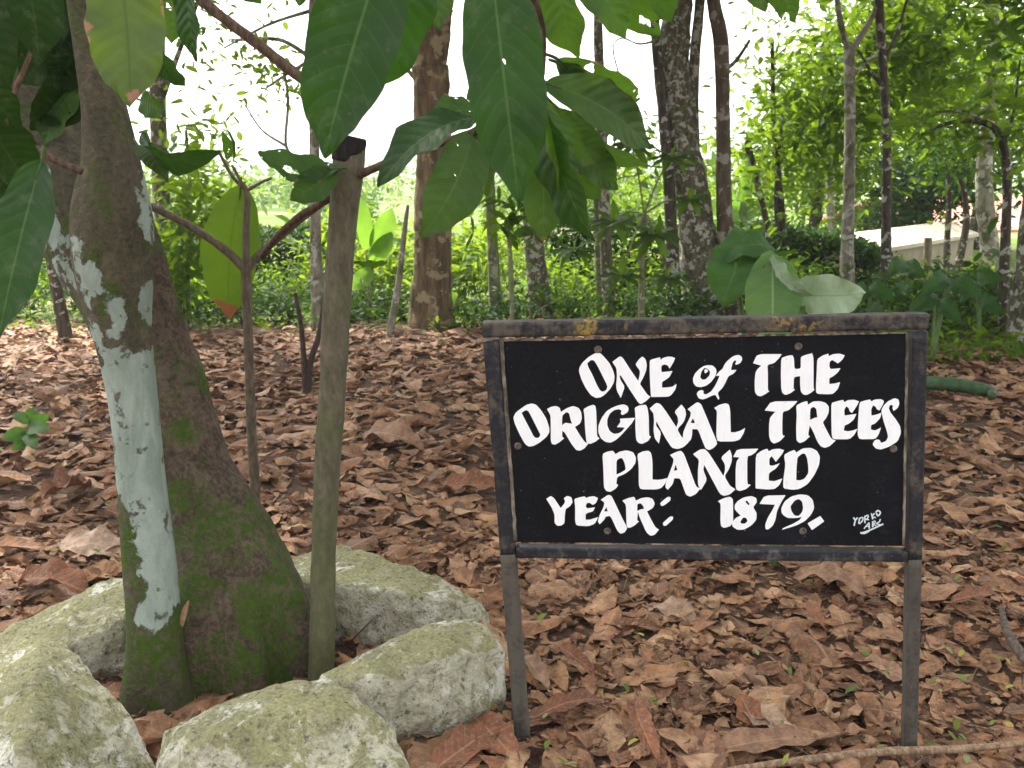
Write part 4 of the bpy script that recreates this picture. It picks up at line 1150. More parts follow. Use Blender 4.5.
# twin-stemmed sapling without leaves
tw = thing('sapling', G(307, 395), 'leafless dark sapling with two stems joined at the base in the leaf litter', 'sapling')
for spec in ([(307,398,9),(304,360,6),(301,325,5),(295,293,4)], [(307,398,8),(311,360,6.5),(319,335,5.5),(324,300,4.5),(327,270,3)]):
    v, f = px_tube(spec, float(G(307, 395)[1]), seg=9, rings=24, rough=.1, nscale=20)
    mesh('stem', v, f, M_twigd, tw)

# ------------------------------------------------------------------ broad-leaved plant just behind the sign
L_arum = bigleaf('soft pale broad leaf', (.105, .20, .06), (.065, .135, .038), (.25, .33, .17), .4, .65, (.20, .36, .05), .9, nside=8, holes=.9, spec=.3)
L_arud = bigleaf('soft green broad leaf', (.034, .092, .02), (.022, .062, .014), (.075, .13, .04), .3, .6, (.09, .21, .015), .9, nside=8, holes=.9, spec=.2)
L_silv = bigleaf('silvery leaf back', (.34, .42, .31), (.26, .34, .23), (.22, .30, .17), .2, .6, (.25, .38, .12), .92, nside=7, holes=.9)
ar = thing('broad_leaf_plant', G(775, 395), 'broad-leaved plant with one silvery turned leaf peeping over the sign\'s top rail', 'plant')
Ya = 3.3
M_stalk = bark('green leaf stalk', (.12, .19, .06), (.07, .12, .035), scale=3, rough=.5)
for spec in ([(775,640,9),(772,500,8),(766,380,7),(768,300,6),(772,258,5)], [(775,640,9),(780,480,8),(800,360,6),(826,300,5)], [(775,640,9),(765,480,7),(745,340,6),(735,262,4)]):
    v, f = px_tube(spec, Ya + .03, seg=9, rings=26)
    mesh('stalk', v, f, M_stalk, ar)
for i, (b, tp, w, tilt, M, kw) in enumerate([
  ((772,250,3.3), (772,352,3.14), 56, -8, L_arum, dict(bend=.04, fold=.12, fat=.8, ragged=.06)),
  ((772,256,3.28), (812,296,3.2), 30, 40, L_silv, dict(bend=.18, fold=.3)),
  ((796,294,3.3), (864,294,3.12), 44, 14, L_silv, dict(bend=.10, fold=.2, fat=.32, ragged=.08)),
  ((748,246,3.4), (722,306,3.3), 54, 10, L_arud, dict(bend=.16, fold=.3, fat=.6, ragged=.12)),
  ((776,250,3.42), (712,262,3.36), 40, 45, L_arud, dict(bend=.20, fold=.2)),
  ((790,300,3.3), (770,340,3.2), 50, 20, L_arum, dict(bend=.10, fold=.2)),
  ((770,252,3.4), (800,249,3.4), 12, 70, L_arud, dict(bend=.05, fold=.2)),
]):
    px_leaf('leaf', ar, M, b, tp, w, tilt, seed=80 + i, **{**dict(fold=.2, wave=.07, ragged=.05, fat=.55, nside=8), **kw})

# small green seedling in the litter
sd = thing('seedling', G(26, 446), 'small leafy green seedling growing from the dry leaves beside the old tree', 'seedling')
Ys = float(G(26, 446)[1])
v, f = px_tube([(26,450,4),(28,432,3),(30,416,2)], Ys, seg=7, rings=10)
mesh('stem', v, f, M_stalk, sd)
L_seed = bigleaf('bright seedling leaf', (.042, .12, .018), (.022, .065, .01), (.12, .2, .06), .4, .45, (.14, .32, .03), .9, holes=.9)
for i, (b, tp, w, tilt) in enumerate([((28,432,Ys),(2,440,Ys-.1),15,20), ((28,430,Ys),(52,428,Ys-.12),15,-20), ((29,424,Ys),(12,414,Ys),13,30), ((29,424,Ys),(50,415,Ys),13,10), ((28,434,Ys),(36,452,Ys-.16),14,0), ((28,434,Ys),(12,452,Ys-.16),14,0), ((29,420,Ys),(34,408,Ys+.05),12,0)]):
    px_leaf('leaf', sd, L_seed, b, tp, w, tilt, bend=.14, fold=.2, wave=.03, seed=100 + i)
# ------------------------------------------------------------------ trees beyond the leaf litter
B_mot = bark('mottled grey bark with pale lichen', (.15, .13, .085), (.05, .045, .026), pale=(.36, .35, .29), pale_lo=.535, moss=(.05, .06, .02), moss_lo=.53, scale=1.7)
B_brn = bark('furrowed brown bark', (.17, .12, .068), (.06, .04, .022), pale=(.27, .22, .13), pale_lo=.56, moss=(.05, .055, .02), moss_lo=.62, scale=.8, stretch=.18)
B_red = bark('reddish brown bark with pale patches', (.13, .10, .068), (.06, .046, .03), pale=(.28, .26, .21), pale_lo=.55, scale=.9)
B_pal = bark('pale smooth bark', (.25, .225, .175), (.11, .095, .07), pale=(.38, .365, .31), pale_lo=.55, moss=(.075, .075, .035), moss_lo=.52, scale=.9)
B_drk = bark('dark mottled bark', (.085, .068, .048), (.03, .024, .017), pale=(.36, .36, .31), pale_lo=.56, scale=1.2)
B_grn = bark('greenish thin bark', (.17, .18, .09), (.08, .085, .045), pale=(.30, .32, .2), pale_lo=.56, scale=1.2)
F_brt = foliage('bright young leaves', [(.014, .04, .004), (.045, .11, .006), (.08, .165, .009), (.12, .215, .014), (.022, .06, .005), (.06, .13, .008)], .5, tcol=(.27, .40, .010))
F_mid = foliage('mid green leaves', [(.02, .06, .006), (.042, .10, .008), (.06, .125, .01), (.015, .042, .005)], .45, tcol=(.17, .29, .01))
F_drk = foliage('dark green leaves', [(.010, .03, .006), (.02, .055, .010), (.04, .085, .014), (.008, .022, .005)], .25, tcol=(.10, .20, .010))
F_yel = foliage('sunny yellow-green leaves', [(.08, .16, .01), (.13, .215, .014), (.05, .12, .008), (.16, .24, .022)], .5, tcol=(.33, .46, .015))
FAR_Y = {}


def leaves_part(name, mat, parent, pts, size, **kw):
    v, f = leaf_cloud(pts, size, **kw)
    return mesh(name, v, f, mat, parent, smooth=False)


def tree(spec, mat, label, crown=None, stems=(), seg=14, rough=.09, cat='tree', group=None, fol=F_mid, leaf=.10, name='tree', Y=None, up=True):
    """A tree from its trunk line in frame pixels; the base stands on the ground, the crown is a list of leaf clumps."""
    Y = Y or float(G(spec[0][0], spec[0][1])[1])
    b = G(spec[0][0], spec[0][1]) if Y is None else P(spec[0][0], spec[0][1], Y) * (1, 1, 0)
    o = thing(name, b, label, cat, group)
    v, f = px_tube([(spec[0][0], spec[0][1] + 8, spec[0][2] * 1.22)] + list(spec), Y, seg=seg, rings=max(40, 12 * len(spec)), rough=rough, nscale=5)
    mesh('trunk', v, f, mat, o)
    for s in stems:
        v, f = px_tube(s, Y, seg=9, rings=28, rough=.08, nscale=8)
        mesh('branch', v, f, mat, o)
    if up and seg >= 10 and Y < 11 and crown:  # unseen overhead leaves, added to keep sun off the litter
        q = P(spec[-1][0], spec[-1][1], Y)
        pts = clump_points((q[0], q[1] - .9, max(q[2], 3.4) + 1.1), (1.7, 2.0, .55), 1500, k=30, shell=.1)
        pts = pts[pts[:, 2] > 1.35 + .175 * pts[:, 1] + .25]
        shade_crown = leaf_cloud(pts, .22, .42, up=1.0, droop=.25)
    else:
        shade_crown = None
    if crown:
        pts = np.concatenate([px_clump(*c[:4], Y + (c[5] if len(c) > 5 else 0), c[4], k=c[6] if len(c) > 6 else 14) for c in crown])
        v, f = leaf_cloud(pts, leaf)
        if shade_crown is not None:
            f = np.concatenate([f, shade_crown[1] + len(v)]); v = np.concatenate([v, shade_crown[0]])
        mesh('crown', v, f, fol, o, smooth=False)
    return o, Y


TOPS = 'slim trunks standing beyond the leaf litter'
tree([(66,338,14),(56,285,12),(48,235,11),(40,180,10),(28,80,9),(10,-60,7)], B_drk, 'thin leaning dark trunk far behind the old tree, at the hedge edge', [(10,-150,130,90,700)], seg=10)
tree([(176,326,21),(167,260,18),(161,190,17),(158,110,16),(157,30,15),(150,-110,13)], B_mot, 'mottled trunk half hidden close behind the old tree', [(150,-170,150,90,900), (182,-10,30,40,90,-.6,6)], [[(158,110,7),(176,60,5),(200,-5,4)]])
tree([(318,331,14),(316,260,12),(315,200,11),(314,110,10),(313,20,9),(316,-110,8)], B_pal, 'slim pale trunk seen behind the bare young trunk', [(300,-150,120,70,600), (284,70,30,30,190,0,9), (225,40,30,34,120,0,9), (238,120,18,24,26,0,5)], [[(315,190,4),(300,165,3.5),(286,145,3),(288,100,3),(282,60,2.5)], [(314,60,5),(280,40,4),(235,40,3)], [(286,146,3),(262,130,2),(245,105,1.5)], [(311,60,4),(290,72,3),(266,88,2)], [(290,72,2),(276,56,1.5),(262,50,1)], [(313,10,4),(270,24,3),(224,48,2)], [(250,32,2),(232,30,1.5),(214,22,1)]], fol=F_brt, leaf=.085)
tree([(432,327,50),(432,285,41),(433,220,38),(434,160,37),(432,105,36),(430,66,37)], B_brn, 'stout brown furrowed trunk forking at the top, beyond the bare sawn-off young trunk',
     [(420,-170,170,90,1200), (395,-20,40,30,120,0,7)], [[(430,74,32),(422,35,22),(415,-10,19),(404,-120,14)], [(431,74,32),(438,40,25),(443,-5,22),(456,-130,16)], [(430,96,8),(415,78,5),(398,60,3)]], seg=20, rough=.12)
tree([(496,324,14),(493,255,11),(490,190,10),(487,120,9),(480,20,8),(478,-90,6)], B_grn, 'thin greenish trunk rising just left of the mottled stump-like one behind the sign corner', [(470,-130,90,60,400)], seg=10)
tree([(541,320,26),(537,272,21),(533,230,20),(531,180,18),(533,110,15),(536,20,13),(540,-110,10)], B_mot, 'pale mottled trunk whose upper part is hidden by hanging leaves, above the sign corner', [(540,-160,130,70,700)])
tree([(610,320,14),(606,250,12),(603,170,11),(600,90,10),(598,10,9),(600,-110,7)], B_mot, 'thin mottled trunk standing beside a green twiggy stem', [(600,-150,110,60,500), (640,150,46,30,160,.3,8)], seg=10, fol=F_mid)
tree([(601,318,9),(598,240,8),(595,170,7),(592,120,4)], B_grn, 'green twiggy stem carrying spread bare leaf stalks', None, [[(596,200,2),(570,182,1.4),(550,180,1)], [(596,195,2),(620,178,1.4),(640,176,1)], [(595,180,2),(578,160,1.4),(560,150,1)], [(595,178,2),(615,158,1.4),(632,150,1)], [(594,165,2),(582,140,1.3),(572,128,1)], [(594,160,2),(606,138,1.3),(616,128,1)]], seg=8, name='sapling', cat='sapling')
tree([(674,318,16),(672,262,14),(669,185,12),(662,100,11),(656,40,10),(648,-60,8)], B_drk, 'thin dark trunk close against the left of the big lichen-spotted trunk', [(640,-130,90,60,400)], seg=10)
tree([(706,316,50),(701,262,40),(691,190,35),(680,130,32),(674,62,31),(678,8,28),(686,-60,25),(690,-140,20)], B_mot, 'biggest lichen-spotted grey trunk, slightly leaning, with a thin second stem',
     [(700,-190,190,100,1500), (650,-60,60,30,130,-.5,6)], [[(699,215,13),(694,150,12),(694,70,11),(700,0,10),(708,-120,8)], [(674,120,5),(660,105,4),(655,60,3),(660,10,2)], [(664,38,3),(640,44,2),(622,38,1.6),(613,48,1.6),(619,75,1.8),(622,92,1.6)]], seg=22, rough=.12)
tree([(734,318,24),(728,272,19),(724,200,16),(723,120,14.5),(721,45,15),(714,6,14),(704,-60,12)], B_red, 'reddish brown trunk with pale patches, right beside the big spotted trunk', [(720,-150,150,80,900), (752,160,34,60,200,.6,9), (680,165,40,40,150,.8,9)], [[(723,70,5),(735,62,4),(750,40,3)]], fol=F_brt, leaf=.09)
tree([(772,302,7),(769,245,6.5),(765,215,6),(757,182,6.5),(750,156,7.5),(747,140,6)], B_drk, 'short bent dark stem cut off above the hedge', seg=8, name='dead_stem', cat='stem')
tree([(786,300,8),(784,240,7),(780,190,6),(774,130,5),(772,40,4)], B_drk, 'very thin dark double stem rising out of the hedge', [(770,130,40,50,420), (780,60,36,40,220)], [[(785,290,6),(778,230,5),(776,190,4),(782,120,3)]], seg=8, fol=F_brt, leaf=.09)
tree([(848,314,17),(847,262,14),(849,185,11.5),(850,100,10.5),(849,48,11)], B_pal, 'pale slim trunk forking near the top at the end of the hedge', [(862,64,55,62,1200,1.3), (806,150,46,50,900,1.2), (880,-60,90,60,500)],
     [[(849,52,7),(840,20,6),(834,-30,5)], [(850,52,7),(862,34,6),(876,8,5),(890,-40,4)], [(850,80,4),(870,60,3),(900,50,2)]], seg=12, fol=F_brt, leaf=.135)
tree([(886,314,12),(886,235,10),(887,150,9),(884,85,8.5),(880,22,9),(877,-50,8)], B_drk, 'mottled dark slim trunk before the low wall', [(915,56,56,58,1200,1.2), (930,20,60,50,800,1.2), (880,-90,90,50,400)], [[(885,90,4),(870,70,3),(858,50,2.5)], [(884,60,4),(898,30,3),(908,-5,2.5)]], seg=11, fol=F_brt, leaf=.13)
tree([(994,292,18),(988,232,18),(984,180,16),(989,100,13),(993,40,12.5),(993,-50,12)], B_pal, 'thick pale trunk in front of the salmon-roofed house', [(990,60,60,72,1300,1.4), (950,96,46,34,600,1.4), (990,-90,90,50,400)], seg=14, fol=F_brt, leaf=.13)
tree([(1003,338,12),(1005,250,10),(1007,190,9),(1004,148,8),(993,127,7),(972,121,5),(946,124,4),(918,136,2.5)], B_drk, 'dark bowed sapling arching over towards the low wall', [(940,122,40,20,150,0,9), (1000,110,40,36,220,0,9)], [[(992,128,4),(966,112,3),(936,112,2)], [(1004,150,4),(1014,110,3),(1020,60,2)]], seg=9, fol=F_brt, leaf=.10)
tree([(946,288,7),(947,245,6.5),(949,205,6),(948,175,5)], B_drk, 'thin straight dark stem against the low wall', seg=8, name='sapling', cat='sapling', crown=[(948,165,30,24,180,0,7)], fol=F_drk)
tree([(955,286,9),(961,252,8),(966,225,7),(964,190,6),(956,170,4)], B_drk, 'crooked dark stem leaning across the low wall', seg=8, name='sapling', cat='sapling', crown=[(955,160,30,24,180,0,7)], fol=F_mid)
tree([(1024,350,40),(1028,300,34),(1034,240,30),(1044,120,28),(1050,-40,26)], B_mot, 'thick mottled trunk cut by the picture edge beside the low green herbs', [(1050,20,60,80,700), (1030,-120,120,60,500)], seg=18, fol=F_mid)
tree([(389,338,8),(394,310,7),(399,280,6),(404,235,5),(408,205,3)], B_pal, 'thin pale leaning stick-like stem left of the stout brown trunk', seg=8, name='dead_stem', cat='stem')
tree([(832,276,9),(831,235,8),(830,190,8),(829,120,7)], B_pal, 'distant pale trunk behind the hedge', [(825,120,50,40,500)], seg=9, Y=13.5, fol=F_brt)

# ------------------------------------------------------------------ denser trees farther right
def far_tree(px, Y, tw, clumps, fol, leaf, label, name='tree'):
    b = P(px, 384, Y) * (1, 1, 0); kx = depth(250, Y) / FOC
    o = thing(name, b, label, 'tree')
    top = P(px, min(c[1] for c in clumps), Y)
    v, f = tube([(*b, tw), (b[0] + .1, b[1], top[2] * .5, tw * .7), (b[0], b[1], top[2], tw * .35)], 10, 20, .1, 4)
    mesh('trunk', v, f, B_drk, o)
    pts = np.concatenate([px_clump(*c[:4], Y, c[4], k=c[5] if len(c) > 5 else 18) for c in clumps])
    leaves_part('crown', fol, o, pts, leaf)
    return o

far_tree(800, 15.0, .10, [(795,200,56,56,1500), (830,130,56,56,1400), (806,110,30,40,400)], F_brt, .13, 'bushy bright tree behind the hedge right of the reddish trunk')
far_tree(905, 15.5, .14, [(918,192,44,34,2300), (905,160,60,44,1900)], F_drk, .13, 'dark dense tree over the low wall')
far_tree(960, 17.5, .14, [(975,140,60,50,1700), (900,90,60,60,1200), (960,60,70,50,1300)], F_mid, .14, 'broad mid-green tree behind the dark dense one')
far_tree(1030, 15.0, .14, [(1040,140,40,60,1300), (1015,60,60,60,1200)], F_mid, .13, 'leafy tree shading the salmon-roofed house')
far_tree(870, 19.0, .12, [(850,120,60,60,1500), (890,40,80,60,1700), (850,30,40,50,500)], F_brt, .15, 'tall bright tree behind the forked pale trunk')
far_tree(690, 16.0, .08, [(700,170,46,40,420), (655,190,40,30,300)], F_brt, .13, 'light airy tree behind the big spotted trunk')
#far_tree(215, 17.0, .08, [(215,150,50,40,260), (185,190,40,40,300)], F_brt, .12, 'airy pale-leaved tree beyond the hedge behind the forked sapling')

far_tree(525, 13.5, .05, [(528,200,34,34,420), (500,235,30,24,260)], F_mid, .12, 'loose mid-green young tree beyond the hedge gap above the sign corner')
far_tree(352, 14.5, .05, [(345,215,26,22,240), (375,232,24,18,200)], F_mid, .12, 'low loose tree in the sunny gap behind the bare sawn-off trunk')
far_tree(600, 14.0, .05, [(585,190,36,30,380), (628,205,30,26,260)], F_brt, .12, 'bright loose young tree behind the hedge and the fingered-leaf tree')

# young trees and tall shrubs standing in the litter edge
o, Y = tree([(186,330,6),(188,270,5),(190,200,4),(186,130,3)], B_grn, 'bright leafy young tree just right of the mottled half-hidden trunk', [(188,165,26,52,330,0,12), (196,232,30,36,600,0,12), (180,290,30,30,420,0,10)], [[(189,240,3),(205,220,2),(222,205,1.5)]], seg=8, name='young_tree', fol=F_brt, leaf=.105)
o, Y = tree([(512,320,5),(511,270,4.5),(508,225,4)], B_grn, 'young plant with a whorl of drooping leaves behind the sign corner', None, seg=8, name='young_plant', cat='plant', Y=7.4)
S = []
pts = np.concatenate([px_clump(505, 212, 26, 22, 7.4, 60, k=12), px_clump(548, 190, 20, 16, 7.5, 30, k=8)])
leaves_part('crown', F_mid, o, pts, .17, aspect=.34, droop=.5)
# fingered leaves on long stalks (papaya-like)
def fingered(spec, Y, label):
    o = thing('young_tree', P(spec[0][0], 384, Y) * (1, 1, 0), label, 'tree')
    b = P(spec[0][0], 384, Y) * (1, 1, 0)
    top = P(spec[-1][0], spec[-1][1], Y)
    v, f = tube([(*b, .03), *[(*P(x, y, Y), .024) for x, y in spec[1:]]], 10, 24, .05, 6)
    mesh('stem', v, f, B_grn, o)
    return o, top

o, top = fingered([(640,330),(642,260),(644,214)], 8.2, 'young tree with fingered leaves on long stalks left of the big spotted trunk')
for (hx, hy, rr) in ((632,146,30),(672,158,24),(612,222,28),(655,236,30),(690,200,22),(622,276,24),(575,250,26),(668,278,24)):
    hub = P(hx, hy, 8.1 + random.uniform(-.25, .25)); kx = depth(hy, 8.1) / FOC
    v, f = tube([(*top, .008), (*((top + hub) / 2 + (0, 0, .05)), .007), (*hub, .005)], 6, 10)
    S = Soup(); S.add(v, f)
    mesh('leaf_stalk', v, f, B_grn, o)
    V, F, n = [], [], 0
    for j in range(9):
        a = R(-150 + j * 37 + random.uniform(-6, 6)) + R(90)
        d = np.array((math.cos(a), random.uniform(-.5, .1), math.sin(a) * .62 - .30)); d = unit(d)
        lv, lf_, _ = leaf_grid(hub, hub + d * rr * kx * random.uniform(.8, 1.1), rr * kx * .30, unit((random.uniform(-.3, .3), -.5, 1)), bend=.1, fold=.2, wave=.08, nu=4, nv=8, seed=j)
        V.append(lv); F += [tuple(q + n for q in g) for g in lf_]; n += len(lv)
    mesh('leaf', np.concatenate(V), F, F_mid, o)

# ------------------------------------------------------------------ the clipped hedge
def hedge(px0, px1, Y, ytop0, ytop1, dpt, n, label, fol, leaf=.075):
    a, b = P(px0, ytop0, Y), P(px1, ytop1, Y)
    L = np.linalg.norm((b - a)[:2])
    o = thing('hedge', (a + b) / 2 * (1, 1, 0), label, 'hedge')
    t_ = rng.random(n); s = rng.random(n)
    face = rng.random(n)
    top = a[2] + (b[2] - a[2]) * t_ + .05 * np.sin(t_ * L * 3.1) + .03 * np.sin(t_ * L * 8.3)
    y = a[1] + (b[1] - a[1]) * t_ + np.where(face < .55, -.5 + .12 * rng.normal(size=n), rng.uniform(-.5, .5, n)) * dpt
    z = np.where(face < .55, top * s ** .8, np.where(face < .85, top + .03 * rng.normal(size=n), top * s)).clip(.03)
    x = a[0] + (b[0] - a[0]) * t_
    g = np.array([mnoise.noise(Vector((p, q * 2, r_ * 2)) * 2.2) for p, q, r_ in zip(x, y, z)])
    keep = (g + rng.normal(size=n) * .18) > -.5
    leaves_part('foliage', fol, o, np.stack([x, y, z], 1)[keep], leaf, up=.5, droop=.1)
    S = Soup()
    for i in range(int(L * 3)):
        tt = random.random(); p = a + (b - a) * tt; hh = p[2] * random.uniform(.6, .95); q = p + (0, random.uniform(-.3, .3) * dpt, 0)
        S.add(*tube([(q[0], q[1], -.02, .014), (q[0] + random.uniform(-.1, .1), q[1], hh * .5, .011), (q[0] + random.uniform(-.2, .2), q[1], hh, .006)], 6, 8))
    S.build('stems', B_drk, o)

hedge(150, 338, 11.2, 232, 226, 1.0, 8500, 'clipped green hedge behind the old tree and forked sapling', F_drk)
hedge(545, 872, 11.2, 216, 240, 1.1, 17000, 'long clipped dark green hedge behind the big spotted trunk', F_drk)
hedge(-120, 150, 11.6, 236, 232, 1.0, 7000, 'clipped hedge seen left of the old tree', F_drk)

# ------------------------------------------------------------------ undergrowth shrubs in front of the hedge
def make_shrub(fol, leaf, n, wide, high, label, group, aspect=.45):
    o = thing('shrub', (0, 0, 0), label, 'shrub', group)
    r = np.random.default_rng(random.randrange(9999))
    pts = clump_points((0, 0, high * .55), (wide, wide * .8, high * .46), n, k=16, r=r)
    pts[:, 2] = np.abs(pts[:, 2]) + .02
    leaves_part('foliage', fol, o, pts, leaf, aspect=aspect, up=.6, droop=.15, r=r)
    S = Soup()
    for i in range(7):
        a = random.uniform(0, 6.28); e = pts[random.randrange(n)]
        S.add(*tube([(.04 * math.cos(a), .04 * math.sin(a), -.02, .008), (e[0] * .5, e[1] * .5, e[2] * .6, .006), (*e, .003)], 5, 8))
    S.build('stems', B_grn, o)
    return o


def dup(o, loc, rz, s):
    c = o.copy(); COL.objects.link(c)
    c.location = loc; c.rotation_euler = (0, 0, rz); c.scale = s
    for ch in o.children:
        d = ch.copy(); COL.objects.link(d); d.parent = c
    return c


GS, GY, GD_ = 'bright shrubs before the hedge', 'sunny yellow-green shrubs in the hedge gap', 'dark low shrubs at the litter edge'
protos = {
  'b': [make_shrub(F_brt, .085, 420, .42, .62, 'bright green shrub in the undergrowth band before the hedge', GS) for _ in range(3)],
  'y': [make_shrub(F_yel, .095, 380, .45, .60, 'sunny yellow-green shrub in the gap between the hedges', GY) for _ in range(2)],
  'd': [make_shrub(F_drk, .075, 420, .34, .34, 'low green shrub darkened as if shaded, where the leaf litter ends', GD_) for _ in range(2)],  # dark leaf colour stands in for the shade under the shrubs
}
used = {}
def shrub(kind, px, Y, sc=1.0):
    lst = protos[kind]; i = random.randrange(len(lst)); key = (kind, i)
    p = P(px, 384, Y); loc = (p[0], Y, 0); rz = random.uniform(0, 6.28); s = (sc * random.uniform(.85, 1.2), sc * random.uniform(.85, 1.2), sc * random.uniform(.85, 1.2))
    if key not in used:
        used[key] = 1; o = lst[i]; o.location = loc; o.rotation_euler = (0, 0, rz); o.scale = s
    else:
        dup(lst[i], loc, rz, s)

for px in (-60, -10, 40, 95, 180, 225, 262, 300): shrub('b', px + random.uniform(-8, 8), random.uniform(9.4, 10.2), random.uniform(.6, .85))
for px in (348, 375, 402, 455, 478, 505, 362, 420, 470): shrub('y', px + random.uniform(-6, 6), random.uniform(9.6, 11.6), random.uniform(.8, 1.15))
for px in (545, 575, 622, 650, 668, 752, 790, 812, 590, 640, 770, 560, 740): shrub('b', px + random.uniform(-8, 8), random.uniform(9.3, 10.3), random.uniform(.55, .8))
for px in (-40, 20, 90, 200, 240, 285, 340, 372, 405, 470, 520, 570, 630, 655, 690, 760, 810): shrub('d', px + random.uniform(-8, 8), random.uniform(8.6, 9.2), random.uniform(.6, 1.0))
for px in (875, 905, 935, 962, 1000, 1040, 890, 980): shrub('d', px + random.uniform(-6, 6), random.uniform(8.2, 9.6), random.uniform(.8, 1.2))
for px in (885, 905, 925, 955, 972, 1010): shrub('b', px, random.uniform(9.9, 10.6), random.uniform(.35, .5))
for px in (350, 400, 450, 500, 300, 250): shrub('y', px, random.uniform(13, 16), .7)

# low herbs creeping into the litter
pts = []
for i in range(1500):
    px = random.uniform(-60, 1080); Y = random.uniform(8.0, 9.6)
    if mnoise.noise(Vector((px * .012, Y * 1.2, 3))) > -.12:
        p = P(px, 384, Y); pts.append((p[0], Y, random.uniform(.02, .16)))
for i in range(2600):
    px = random.uniform(880, 1100); Y = random.uniform(6.9, 9.6); p = P(px, 384, Y); pts.append((p[0], Y, abs(random.gauss(0, .05 + .06 * (Y - 6.9))) + .02))
leaves_part('low_herbs', F_brt, None, np.array(pts), .075, up=.9, droop=.05)['kind'] = 'stuff'

# ------------------------------------------------------------------ leafy plants right of the sign
F_taro = bigleaf('taro-like leaf', (.022, .075, .012), (.014, .045, .008), (.045, .10, .025), .3, .6, (.07, .17, .012), .92, holes=.92, nside=7, spec=.18)
def taro(px, Y, leaves, label):
    o = thing('broad_leaf_plant', P(px, 384, Y) * (1, 1, 0), label, 'plant')
    b = P(px, 384, Y) * (1, 1, 0)
    for i, (bx, by, tx, ty, w, tilt) in enumerate(leaves):
        B = P(bx, by, Y); T = P(tx, ty, Y - .25)
        v, f = tube([(*b, .014), (*((b + B) / 2 + (0, 0, .06)), .011), (*B, .007)], 7, 12)
        mesh('stalk', v, f, M_stalk, o)
        px_leaf('leaf', o, F_taro, (bx, by, Y), (tx, ty, Y - .25), w, tilt, bend=.18, fold=.3, wave=.06, fat=.75, nside=7, seed=i + px, ragged=.06)

taro(930, 7.0, [(948,278,918,298,20,10),(950,282,984,298,19,-10),(935,294,905,316,20,5),(940,300,962,324,18,0)], 'dark broad-leaved plant growing just over the sign\'s top corner')
taro(975, 7.6, [(978,272,1006,280,15,10),(975,282,958,304,15,0),(980,296,1005,316,16,0)], 'taller broad-leaved plant before the thick pale trunk')
taro(868, 7.4, [(868,290,844,304,18,10),(870,286,896,300,17,0),(872,304,885,324,16,0)], 'low broad-leaved plant beside the silvery leaf')
taro(905, 8.4, [(905,262,885,280,18,10),(906,264,926,278,18,0),(905,284,895,304,18,0)], 'small broad-leaved plant under the low wall')
# big bright backlit leaves left of the stout trunk
o = thing('broad_leaf_plant', P(372, 384, 8.8) * (1, 1, 0), 'plant with big bright backlit leaves between the bare trunk and the stout brown one', 'plant')
L_back = bigleaf('backlit broad leaf', (.12, .22, .03), (.08, .16, .02), (.12, .2, .04), .45, .5, (.19, .36, .03), .95, holes=.95, nside=7)
for i, (bx, by, tx, ty, w) in enumerate(((366,250,360,196,16),(374,250,392,208,22),(372,262,392,232,20),(372,270,352,290,18),(458,300,410,299,24))):
    B = P(bx, by, 8.8)
    v, f = tube([(*(P(372, 384, 8.8) * (1, 1, 0)), .012), (*B, .006)], 6, 8)
    mesh('stalk', v, f, B_grn, o)
    px_leaf('leaf', o, L_back, (bx, by, 8.8), (tx, ty, 8.7), w, 10, bend=.1, fold=.2, wave=.03, fat=.5, nside=7, seed=i + 300)

# ------------------------------------------------------------------ low wall, post and house on the right
def plaster(name, c1, c2, sc=3):
    t = NT(name); o = t.coord('Object')
    n1 = t.noise(o, sc, 6, .65); n2 = t.noise(o, 40, 4, .6)
    col = t.mix(t.step(n1, .35, .7), c1, c2); col = t.mix(t.math('MULTIPLY', t.step(n2, .55, .75), .4), col, tuple(x * .5 for x in c2))
    return t.surf(t.principled(col, .9, .15, t.bump(n2, .4, .01)))

M_wall = plaster('stained shade-toned plaster', (.34, .29, .22), (.22, .19, .13))  # grey-beige puts the shade of the wall face into its colour
M_cope = plaster('cream sun-toned coping', (.58, .52, .42), (.46, .40, .30))  # paler colour stands for sunlight on the wall's top
M_white_wall = plaster('whitewashed house wall', (.80, .80, .78), (.72, .72, .70))
M_roof = plaster('salmon roof sheet', (.55, .24, .17), (.46, .19, .13))
A0 = P(835, 240, 10.6) * (1, 1, 0); A1 = P(974, 240, 14.4) * (1, 1, 0)
dw = unit(A1 - A0); nw = np.array((dw[1], -dw[0], 0)) * -1
nw = nw if nw[1] > 0 else -nw


def prism(profile, a, b, n_):
    """A cross-section (across, height) swept from a to b."""
    m = len(profile)
    v = [p + n_ * x + np.array((0, 0, z)) for p in (a, b) for x, z in profile]
    f = [(i, (i + 1) % m, m + (i + 1) % m, m + i) for i in range(m)] + [tuple(range(m - 1, -1, -1)), tuple(range(m, 2 * m))]
    return np.array(v), f

